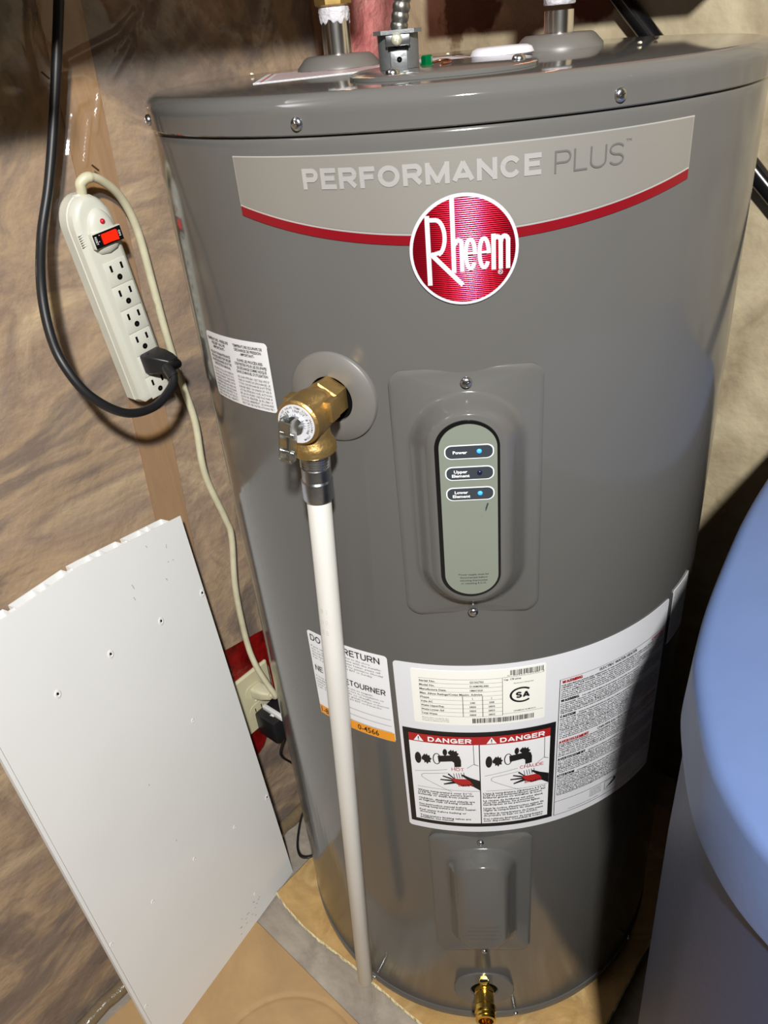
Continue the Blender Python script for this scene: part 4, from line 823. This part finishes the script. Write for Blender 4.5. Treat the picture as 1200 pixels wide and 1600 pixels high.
# ---------------------------------------------------------------- crumbs on the lid
def crumb(x, y, s, m, lab, seed):
    g = G(); random.seed(seed); bm = bmesh.new(); bmesh.ops.create_icosphere(bm, subdivisions=1, radius=1)
    vs = [V((x + p.co.x * s * random.uniform(.7, 1.3), y + p.co.y * s * 1.6 * random.uniform(.7, 1.3), LT + 0.0006 + (p.co.z + 0.8) * s * 0.6)) for p in bm.verts]; fs = [tuple(v.index for v in f.verts) for f in bm.faces]; bm.free()
    return tag(g.add(vs, fs).build('debris_crumb', m, None, 30), lab, 'crumb', 'crumbs on the tank lid')
crumb(-0.196, 0.10, 0.0022, CRUMB, 'cream crumb on the lid left of the pink printed sticker', 1)
crumb(0.158, -0.03, 0.0022, CRUMB, 'cream crumb on the lid below the end of the black pipe', 2)
crumb(0.187, 0.045, 0.0022, BROWNC, 'dark brown chip on the right of the lid', 3)
crumb(0.001, 0.13, 0.0022, CRUMB, 'cream crumb on the lid left of the milky white cap', 4)

# ---------------------------------------------------------------- power strip
SA = math.radians(-6.0)
e_y = (U * math.sin(SA) + Z * math.cos(SA)).normalized(); e_x = (U * math.cos(SA) - Z * math.sin(SA)).normalized()
fo = -N1
S0 = wp(-0.1912, 0.8537, 0.0)
SMx = Matrix((e_x, e_y, fo)).transposed().to_4x4(); SMx.translation = S0
ps = thing('power_strip', S0, 'long ivory power strip with lit red switch hung on the left wall', 'power strip')
HW = 0.0235; LS = 0.2222
def sbody(hw, zt, top_in, z): # outline: square-ish bottom, round top
    o = [(-hw + 0.006, 0.0 + top_in)] + [(hw - 0.006, 0.0 + top_in)] + [(hw, 0.006 + top_in)]
    for i in range(0, 17):
        a = PI * i / 16; o.append((hw * math.cos(a), zt - 0.030 + (0.030 - top_in) * math.sin(a)))
    o += [(-hw, 0.006 + top_in)]; return o
rings = []
for hw, ins, z in ((HW, 0, 0.0045), (HW, 0, 0.018), (HW - 0.001, 0.001, 0.0185), (HW - 0.001, 0.001, 0.0195), (HW - 0.0005, 0.0005, 0.020), (HW - 0.0015, 0.0015, 0.027), (HW - 0.005, 0.004, 0.0305), (HW - 0.008, 0.006, 0.0312)):
    rings.append([SMx @ V((x, y, z)) for x, y in sbody(hw, LS, ins, z)])
G().loft(rings, True, True).build('strip_housing', IVORY, ps, 35)
g = G(); 
DMm = SMx @ Matrix.Translation((0.0035, 0.186, 0.0308)); prf = []
vs_rings = []
for k in range(6):
    a = k / 5 * PI / 2; vs_rings.append([DMm @ V((x * math.cos(a) ** 0.7 if k < 5 else x * 0.25, y if False else (y * (math.cos(a) ** 0.7 if k < 5 else 0.25)), 0.0062 * math.sin(a))) for x, y in ([(0.0145 * math.cos(q), 0.022 * math.sin(q)) for q in [PI * i / 16 for i in range(17)]] + [(-0.0145, -0.016), (-0.01, -0.0205), (0, -0.0225), (0.01, -0.0205), (0.0145, -0.016)])])
g.loft(vs_rings).build('switch_hump', IVORY, ps, 50)
G().lathe([(0.0028, 0), (0.0026, 0.0018), (0.0014, 0.0032), (0.0002, 0.0034)], SMx @ Matrix.Translation((0.0045, 0.1955, 0.0355)) , 18).build('surge_light', REDLED, ps, 60)
SWX, SWY = 0.0038, 0.1805
G().box((SWX, SWY, 0.0352), (0.0345, 0.0150, 0.0056), SMx, 0.0008).build('switch_bezel', IVORY, ps, 30)
G().box((SWX, SWY, 0.0382), (0.0325, 0.0134, 0.0010), SMx).build('switch_plate', BLACKG, ps, 30)
g = G().prism([(-0.0085, 0.0), (0.0085, 0.0), (0.0085, 0.0030), (0.0, 0.0008), (-0.0085, 0.0018)], -0.0048, 0.0048, SMx @ Matrix.Translation((SWX + 0.001, SWY, 0.0386)) @ Matrix(((1, 0, 0, 0), (0, 0, -1, 0), (0, 1, 0, 0), (0, 0, 0, 1)))); rk = g.build('rocker_switch', ROCKER, ps, 30); rk['label'] = 'glowing red rocker switch'
smap = lambda x, y, o: SMx @ V((SWX - 0.0 + y, SWY - x, 0.0388 + o))
t = Print(); t.text('ON', -0.0028, 0.0028, 0.0122, 0.0022, 0.01); t.text('RESET', -0.0045, 0.0035, -0.0150, 0.0022, 0.01); t.rect(-0.0052, -0.0044, -0.0096, -0.0088) ; t.rect(0.0005, 0.0013, -0.0115, -0.0107)
finish_print('switch_lettering', t, WHITEINK, ps, 0.0, mapper=smap)
for k in range(6): G().box((-HW + 0.0055, 0.1785 + 0.0022 * k, 0.0303), (0.0095, 0.0009, 0.0012), SMx, 0.0003).build('grip_rib', IVORY, ps, 30)
for k in range(6):
    yc = 0.1440 - 0.0259 * k; xc = 0.0042; f = 0.0312
    o = G().box((xc, yc, f + 0.0002), (0.0265, 0.0246, 0.0010), SMx, 0.0004).build('outlet_face', IVORY, ps, 30)
    for x, y, wv, h in ((-0.0062, 0.0052, 0.0025, 0.0066), (0.0066, 0.0052, 0.0025, 0.0066)):
        G().box((xc + x, yc + y, f + 0.00082), (wv, h, 0.0003), SMx).build('blade_slot', BLACKV, o, None)
        G().prism([(xc + x - 0.0016, yc + y - 0.0034), (xc + x - 0.0010, yc + y - 0.0052), (xc + x + 0.0024, yc + y - 0.0052), (xc + x + 0.0018, yc + y - 0.0034)], f + 0.0007, f + 0.0010, SMx).build('slot_lip', IVORY, o, None)
    G().lathe([(0.0031, 0), (0.0002, 0.0001)], SMx @ Matrix.Translation((xc + 0.0002, yc - 0.0050, f + 0.0009)), 16, closed=False).build('ground_hole', BLACKV, o)
# strip cord: out of the top, over and down to the wall outlet
OMx0 = Matrix((U, Z, fo)).transposed().to_4x4(); OMx0.translation = wp(-0.1475, 0.3245, 0.0)
wc = [S0 + e_x * 0.0015 + e_y * 0.212 + fo * 0.016] + [V(p) for p in [(-0.3580, -0.0025, 1.0775), (-0.3565, -0.003, 1.0838), (-0.3498, 0.0024, 1.0879), (-0.3431, 0.0169, 1.0815), (-0.3371, 0.0389, 1.0609), (-0.3342, 0.0531, 1.0259), (-0.3337, 0.0573, 0.9632), (-0.3324, 0.059, 0.9033), (-0.3294, 0.0632, 0.8458), (-0.3255, 0.0651, 0.7939), (-0.3268, 0.0599, 0.7242), (-0.3172, 0.0697, 0.6493), (-0.3154, 0.0722, 0.6165), (-0.3229, 0.0619, 0.5367), (-0.3224, 0.0558, 0.4468), (-0.3129, 0.045, 0.4062), (-0.3010, 0.0420, 0.3720), (-0.2925, 0.0405, 0.3510)]] + [OMx0 @ V((0.0102, 0.0198, 0.0460)), OMx0 @ V((0.0100, 0.0195, 0.0370))]
G().tube(catmull(wc, 8), 0.0040, 14, rf=lambda i: 0.0052 if i < 26 else 0.0044).build('strip_cord', CORDW, ps, 60)
G().lathe([(0.0075, -0.004), (0.0078, 0.0), (0.0072, 0.002), (0.0055, 0.0022)], frame(S0 + e_x * 0.0015 + e_y * 0.2205 + fo * 0.0165, e_y), 20).build('cord_grip', IVORY, ps, 40)

# ---------------------------------------------------------------- black extension cord with plug
bc = thing('black_cord', V((-0.3105, -0.0165, 0.8963)), 'thick black cord looping down the left wall into the power strip', 'cord')
bpts = [(-0.3260, 0.030, 1.32), (-0.3316, 0.0192, 1.2584), (-0.3375, 0.011, 1.2308), (-0.3448, 0.0043, 1.2027), (-0.3613, -0.0134, 1.1389), (-0.3747, -0.032, 1.0879), (-0.3848, -0.0545, 1.0474), (-0.3832, -0.0864, 1.0084), (-0.3779, -0.1065, 0.972), (-0.3673, -0.1191, 0.9447), (-0.3521, -0.1185, 0.9125), (-0.3323, -0.098, 0.8836), (-0.3159, -0.0649, 0.8738), (-0.306, -0.0342, 0.88), (-0.3047, -0.0204, 0.8888), (-0.3105, -0.0165, 0.8963)]
G().tube(catmull(bpts, 8), 0.0046, 14).build('cord', RUBBER, bc, 60)
yc = 0.1440 - 0.0259 * 4
PLM = SMx @ Matrix.Translation((0.0062, yc + 0.003, 0.0325))
r0 = rrect(0.0128, 0.0115, 0.003, 4); rg = []
for sx, sy, dx, dy, z in ((1, 1, 0, 0, 0), (1, 1, 0, 0, 0.004), (0.92, 0.92, 0.002, 0, 0.012), (0.72, 0.72, 0.006, -0.002, 0.022), (0.5, 0.55, 0.009, -0.004, 0.027)):
    rg.append([PLM @ V((x * sx + dx, y * sy + dy, z)) for x, y in r0])
pl = G().loft(rg, True, True).build('plug', BLACKP, bc, 35)
pc = PLM @ V((0.013, -0.006, 0.024)); G().tube([PLM @ V((0.006, -0.002, 0.02)), pc, V((-0.3105, -0.0165, 0.8963)), V((-0.3047, -0.0204, 0.8888))], 0.0062, 14).build('strain_relief', BLACKP, bc, 60)

# ---------------------------------------------------------------- wall outlet, red tape, adapter
def tape(pts, lab, seed):
    g = G(); n = 14; top = []; 
    rows = [[wp(V(a).lerp(V(b), i / n).x, V(a).lerp(V(b), i / n).y, 0.0062 + 0.0012 * noise.noise(V((i * 0.8, k * 2, seed)))) for i in range(n + 1)] for k, (a, b) in enumerate(pts)]
    vs = [p for r in rows for p in r] + [p + N1 * 0.0008 for r in rows for p in r]; m = (n + 1) * len(rows)
    fs = [(k * (n + 1) + i, k * (n + 1) + i + 1, (k + 1) * (n + 1) + i + 1, (k + 1) * (n + 1) + i) for k in range(len(rows) - 1) for i in range(n)]
    fs += [tuple(q + m for q in f) for f in fs]
    return tag(g.add(vs, fs).build('red_tape', TAPE, None, 60), lab, 'tape', 'red sealing tape round the outlet')
tape([((-0.215, 0.452), (-0.05, 0.424)), ((-0.215, 0.41), (-0.05, 0.40)), ((-0.21, 0.365), (-0.05, 0.366))], 'red tape strip across the plastic above the ivory outlet plate', 1)
tape([((-0.195, 0.285), (-0.125, 0.285)), ((-0.195, 0.245), (-0.13, 0.25)), ((-0.185, 0.205), (-0.15, 0.222))], 'short red tape piece below the ivory outlet plate', 2)
tape([((-0.108, 0.37), (-0.06, 0.37)), ((-0.108, 0.32), (-0.06, 0.32)), ((-0.108, 0.27), (-0.06, 0.27))], 'upright red tape strip right of the ivory outlet plate', 3)
OMx = Matrix((U, Z, fo)).transposed().to_4x4(); OMx.translation = wp(-0.1475, 0.3245, 0.0)
wo = thing('wall_outlet', wp(-0.1475, 0.3245, 0.004), 'ivory duplex outlet plate low on the left wall behind the tank', 'outlet')
g = G(); g.loft([[OMx @ V((x, y, z)) for x, y in rrect(0.035 - i_, 0.057 - i_, 0.003, 4)] for i_, z in ((0, 0.0035), (0, 0.0085), (0.0025, 0.011))], True, True); g.build('cover_plate', IVORY2, wo, 30)
for y in (0.0195, -0.0195):
    o = G().loft([[OMx @ V((x, y + yy, z)) for x, yy in rrect(0.0165, 0.0145, 0.011, 6)] for z in (0.0105, 0.0118)]).build('socket_face', IVORY2, wo, 30)
    for x in (-0.006, 0.006): G().box((x, y + 0.003, 0.0119), (0.0015, 0.007, 0.0004), OMx).build('blade_slot', BLACKV, o)
G().lathe([(0.003, 0.011), (0.002, 0.0125), (0.0002, 0.0127)], OMx, 14).build('plate_screw', IVORY2, wo, 40)
# white plug of the strip cord in the upper socket
g = G(); rg = []
for s_, z, dx in ((1, 0.0120, 0), (1, 0.018, 0), (0.8, 0.030, 0.002), (0.62, 0.040, 0.006)): rg.append([OMx @ V((0.004 + x * s_ + dx, 0.0195 + y * s_, z)) for x, y in rrect(0.0115, 0.0105, 0.005, 5)])
pg_ = g.loft(rg, True, True).build('strip_plug', CORDW, ps, 40)
# adapter
ad = thing('power_adapter', OMx @ V((0.015, -0.024, 0.03)), 'black cube power adapter plugged low into the ivory wall outlet', 'adapter')
G().box((0.0110, -0.0400, 0.0345), (0.0440, 0.0440, 0.0440), OMx, 0.004).build('adapter_case', BLACKP, ad, 35)
g = G().box((0.0060, -0.0145, 0.0400), (0.0070, 0.0080, 0.0440), OMx, 0.0015); g.lathe([(0.0022, -0.0015), (0.0045, -0.0015), (0.0045, 0.0015), (0.0022, 0.0015), (0.0022, -0.0015)], OMx @ frame((0.0020, -0.0205, 0.0400), (-1, 0, 0.2)), 20, closed=False); mt_ = g.build('mounting_tab', mat('white_tab', lin(226, 226, 226), 0.4), ad, 35); mt_['label'] = 'white tab with screw ring on top of the adapter'
ap = [OMx @ V((0.012, -0.060, 0.045)), OMx @ V((0.014, -0.068, 0.046)), V((-0.3060, 0.0440, 0.2143)), V((-0.2990, 0.0720, 0.1574)), V((-0.2900, 0.0950, 0.1000)), V((-0.2880, 0.0800, 0.0560)), V((-0.2985, 0.0520, 0.0430)), V((-0.2990, 0.0090, 0.0360)), V((-0.2897, -0.0184, 0.0420)), V((-0.276, -0.0264, 0.0470)), V((-0.262, -0.02, 0.0460))]
G().tube(catmull(ap, 8), 0.0017, 10).build('adapter_cord', BLACKP, ad, 60)

# ---------------------------------------------------------------- white PVC panel leaning on the wall
A = V((-0.3057, -0.0236, 0.004)); E_ = V((-0.4559, -0.8901, 0)).normalized(); Up = V((-0.0567, 0.0290, 0.998)).normalized(); Fn = Up.cross(E_).normalized()
if Fn.dot(V((0, -0.784, 1.187)) - A) < 0: Fn = -Fn
XM = Matrix((E_, Up, Fn)).transposed().to_4x4(); XM.translation = A
pv = thing('pvc_panel', A, 'white hollow PVC wall panel offcut leaning on the left wall', 'panel')
WD = 0.3065; HT = lambda x: 0.6988 + 0.022 * min(1, x / 0.15) - 0.0005 * max(0, x - 0.15)
def plate(x0, x1, y0, z0, z1, name, m=PVCS, dtop=0.0, n=6, lab=None):
    g = G(); vs = []
    for i in range(n + 1):
        x = x0 + (x1 - x0) * i / n
        for z in (z0, z1): vs += [XM @ V((x, y0, z)), XM @ V((x, HT(x) + dtop, z))]
    fs = []
    for i in range(n):
        a, b = 4 * i, 4 * i + 4; fs += [(a, b, b + 1, a + 1), (a + 2, a + 3, b + 3, b + 2), (a + 1, b + 1, b + 3, a + 3), (a, a + 2, b + 2, b)]
    fs += [(0, 1, 3, 2), (4 * n, 4 * n + 2, 4 * n + 3, 4 * n + 1)]
    o = g.add(vs, fs).build(name, m, pv, 30)
    if lab: o['label'] = lab
    return o
plate(0.0, WD - 0.0048, 0.0, -0.0013, 0.0, 'front_sheet', n=20)
ed = [0.017, 0.0795, 0.0862, 0.1535, 0.1600, 0.2265, 0.2330, 0.2985]
for x0, x1 in ((0.017, 0.0795), (0.0862, 0.1535), (0.1600, 0.2265), (0.2330, 0.2985)):
    plate(x0, x1, 0.0, -0.0162, -0.0150, 'back_slat', n=4)
    for x in (x0, x0 + (x1 - x0) * 0.36, x0 + (x1 - x0) * 0.56, x1 - 0.0012): plate(x, x + 0.0012, 0.0, -0.0150, -0.0013, 'inner_rib', n=1)
for x in (0.0795, 0.1535, 0.2265): plate(x, x + 0.0068, 0.0, -0.0068, -0.0056, 'groove_web', n=1)
plate(WD - 0.0042, WD, 0.0, -0.0062, 0.0002, 'edge_bead', n=1)
def hole(x, y, big):
    M = XM @ Matrix.Translation((x, y, 0)); r = 0.0025 if big else 0.0016
    g = G().lathe([(r * 2.1, 0.0), (r * 1.6, 0.0005), (r * 1.1, 0.0008), (r * 0.8, 0.0004), (r * 0.7, 0.0002)], M, 14, closed=False, scale=(0.85, 1.2)); o = g.build('nail_hole', PVCS, pv, 60)
    G().lathe([(r * 0.75, 0.0003), (0.0001, 0.00032)], M @ Matrix.Translation((-r * 0.2, r * 0.2, 0)), 10, closed=False).build('hole_void', BLACKV if big else MATS['faded_ink'], o, None)
for x, y, b in ((0.0041, 0.5839, 1), (0.0757, 0.5914, 1), (0.1529, 0.6011, 1), (0.2266, 0.6046, 1), (0.0814, 0.4277, 0), (0.0045, 0.1904, 1), (0.0767, 0.2056, 0), (0.2301, 0.2385, 0), (0.0828, 0.0524, 0), (0.2985, 0.2462, 0), (0.2975, 0.1009, 0), (0.1538, 0.2300, 0)): hole(x, y, b)
t = Print(); random.seed(3)
for x, y, s, a in ((0.0947, 0.6539, 0.004, 1.2), (0.0985, 0.640, 0.003, 1.2), (0.0479, 0.6342, 0.0025, 1.0), (0.0345, 0.6729, 0.003, 2.0), (0.0375, 0.655, 0.002, 0.3), (0.030, 0.653, 0.002, 0.3), (0.1674, 0.2855, 0.0014, 1.5), (0.172, 0.40, 0.0014, 1.5), (0.06, 0.69, 0.002, 1.0)):
    t.stroke([(x, y), (x + s * math.cos(a) * 0.5, y + s * math.sin(a)), (x + s * math.cos(a), y + s * 1.8 * math.sin(a))], 0.0006)
for k in range(16):
    x = 0.075 + random.random() * 0.06; y = 0.012 + random.random() * 0.03; t.stroke([(x, y), (x + 0.003, y + 0.003 * random.random())], 0.0007)
finish_print('scuff_mark', t, mat('grey_scuff', lin(128, 124, 118), 0.6), pv, 0.0003, mapper=lambda x, y, o: XM @ V((x, y, o)))

# ---------------------------------------------------------------- cardboard on the floor
c0, c1 = V((-0.336, -0.121)), V((-0.174, -0.2525)); dr_ = (c1 - c0).normalized(); nr_ = V((dr_.y, -dr_.x)); nr_ = nr_ if nr_.dot(V((0, -1))) > 0 else -nr_
cen = V((-0.266, -0.326)); rr_ = 0.122
def cf(i, j):
    p = c0 - dr_ * 0.07 + dr_ * (0.62 * i) + nr_ * (0.45 * j); q = (p - cen).length - 0.108; h = 0.0048
    h -= 0.0014 / (1 + math.exp(max(-60, min(60, q / 0.0016)))) + 0.0026 * math.exp(-(q / 0.0026) ** 2) 
    return V((p.x, p.y, h))
g = G().grid(cf, 280, 200); 
nb = len(g.v); g.add([(p.x, p.y, 0.0005) for p in (cf(0, 0), cf(1, 0), cf(1, 1), cf(0, 1))], [(0, 1, 2, 3)])
edge = [g.v[i].copy() for i in range(281)]; g.add(edge + [V((p.x, p.y, 0.0005)) for p in edge], [(i, i + 1, i + 282, i + 281) for i in range(280)])
tag(g.build('cardboard_sheet', CARD, None, 60), 'flat brown cardboard with a pressed circle lying before the white panel', 'cardboard')

# ---------------------------------------------------------------- kraft faced pad under the heater
pad = thing('insulation_pad', (0, -0.02, 0.0), 'kraft paper faced insulation pad squashed under the water heater', 'pad')
LEFT = [V((-0.318, -0.079)), V((-0.300, -0.100)), V((-0.268, -0.130)), V((-0.2388, -0.1530)), V((-0.205, -0.175)), V((-0.1804, -0.1915)), V((-0.14, -0.222)), V((-0.09, -0.258)), V((-0.03, -0.302)), V((0.03, -0.348)), V((0.0745, -0.382))]
def pad_pt(i, j):
    f = i * (len(LEFT) - 1); k = min(int(f), len(LEFT) - 2); p = LEFT[k].lerp(LEFT[k + 1], f - k); p = p + V((U.x, U.y)) * (0.515 * j)
    w_ = noise.noise(V((p.x * 16, p.y * 16, 4))) * 0.004 + abs(noise.noise(V((p.x * 34 + p.y * 9, p.y * 30, 1)))) * 0.003
    inside = max(0.0, min(1.0, (0.262 - p.length) / 0.02)); z = 0.034 + w_ * (1 - inside); z = min(z, 0.0425)
    return V((p.x, p.y, z))
g = G().grid(pad_pt, 90, 70); pf = g.build('kraft_facing', KRAFT, pad, 60)
NI = 90; rim = [pad_pt(i / NI, 0) for i in range(NI + 1)] + [pad_pt(1, j / 40) for j in range(1, 41)] + [pad_pt(1 - i / NI, 1) for i in range(1, NI + 1)] + [pad_pt(0, 1 - j / 40) for j in range(1, 41)]
g = G(); n = len(rim); cc = V((-0.0, 0.0, 0))
lv_ = []
for o_, h_ in ((0.0, 0.0), (0.002, -0.003), (0.001, -0.008), (-0.006, -0.011), (-0.05, -0.016), (-0.09, -0.033)):
    lv_.append([V((p.x, p.y, 0)) + (V((p.x, p.y, 0)).normalized() * (o_ + (0.0012 * noise.noise(V((i * 0.35, 5, 0))) if o_ > 0 else 0))) + Z * max(0.0012, p.z + h_ + (0.0014 * noise.noise(V((i * 0.3, 9, 0))) if h_ < 0 else 0)) for i, p in enumerate(rim)])
g.loft(lv_, True, False); fb = g.build('fibre_core', FIBRE, pad, 60); fb['label'] = 'cream fibre edge under the paper'

# ---------------------------------------------------------------- blue bin on the right
TZ = 0.800; LZ_ = 0.737
half = [(0.3040, 0.298), (0.3040, 0.20), (0.3045, 0.12), (0.3057, 0.0666), (0.3084, 0.014), (0.3136, -0.0416), (0.3265, -0.1348), (0.3385, -0.1926), (0.3490, -0.2243), (0.3744, -0.2745), (0.3970, -0.3050), (0.4300, -0.3323), (0.475, -0.350), (0.530, -0.355)]
hc = catmull([V((x, y, 0)) for x, y in half], 6); XC = 0.530
out = [(p.x, p.y) for p in hc] + [(2 * XC - p.x, p.y) for p in reversed(hc[:-1])]
out = [p for p in out if p[1] < 0.262]
cb_ = [(2 * XC - 0.304 - 0.045 * (1 - math.cos(a)), 0.268 + 0.045 * math.sin(a)) for a in [i * PI / 16 for i in range(9)]]
out += cb_ + [(2 * XC - x, y) for x, y in reversed(cb_)]
def ring(inset, z):
    n = len(out); r = []
    for i in range(n):
        a, b = V(out[i - 1]), V(out[(i + 1) % n]); t_ = (b - a).normalized(); nn = V((-t_.y, t_.x)); c = V((XC, 0)) - V(out[i]); nn = nn if nn.dot(c) > 0 else -nn
        p = V(out[i]) + nn * inset; q = U2 * p.x + N2 * p.y; r.append(V((q.x, q.y, z)))
    return r
bin_ = thing('storage_bin', U2 * XC + Z * 0.0, 'large blue plastic bin with a flat rounded lid right of the tank', 'bin')
RC = 0.010
rg = [ring(0.006, LZ_ + 0.002), ring(-0.0015, LZ_), ring(-0.0020, LZ_ + 0.003), ring(-0.0008, LZ_ + 0.035)] + [ring(RC * (1 - math.cos(a)), TZ - RC + RC * math.sin(a)) for a in [i * PI / 12 for i in range(0, 7)]] + [ring(0.025, TZ + 0.0008), [p.lerp(U2 * XC + Z * (TZ + 0.003), 0.3) + Z * 0.0014 for p in ring(0.025, TZ + 0.0008)]]
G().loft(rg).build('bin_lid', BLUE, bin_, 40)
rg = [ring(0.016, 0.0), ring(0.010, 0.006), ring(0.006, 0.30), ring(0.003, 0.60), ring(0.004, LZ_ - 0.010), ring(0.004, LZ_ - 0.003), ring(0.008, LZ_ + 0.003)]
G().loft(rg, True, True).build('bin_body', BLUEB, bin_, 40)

run_ink_jobs()
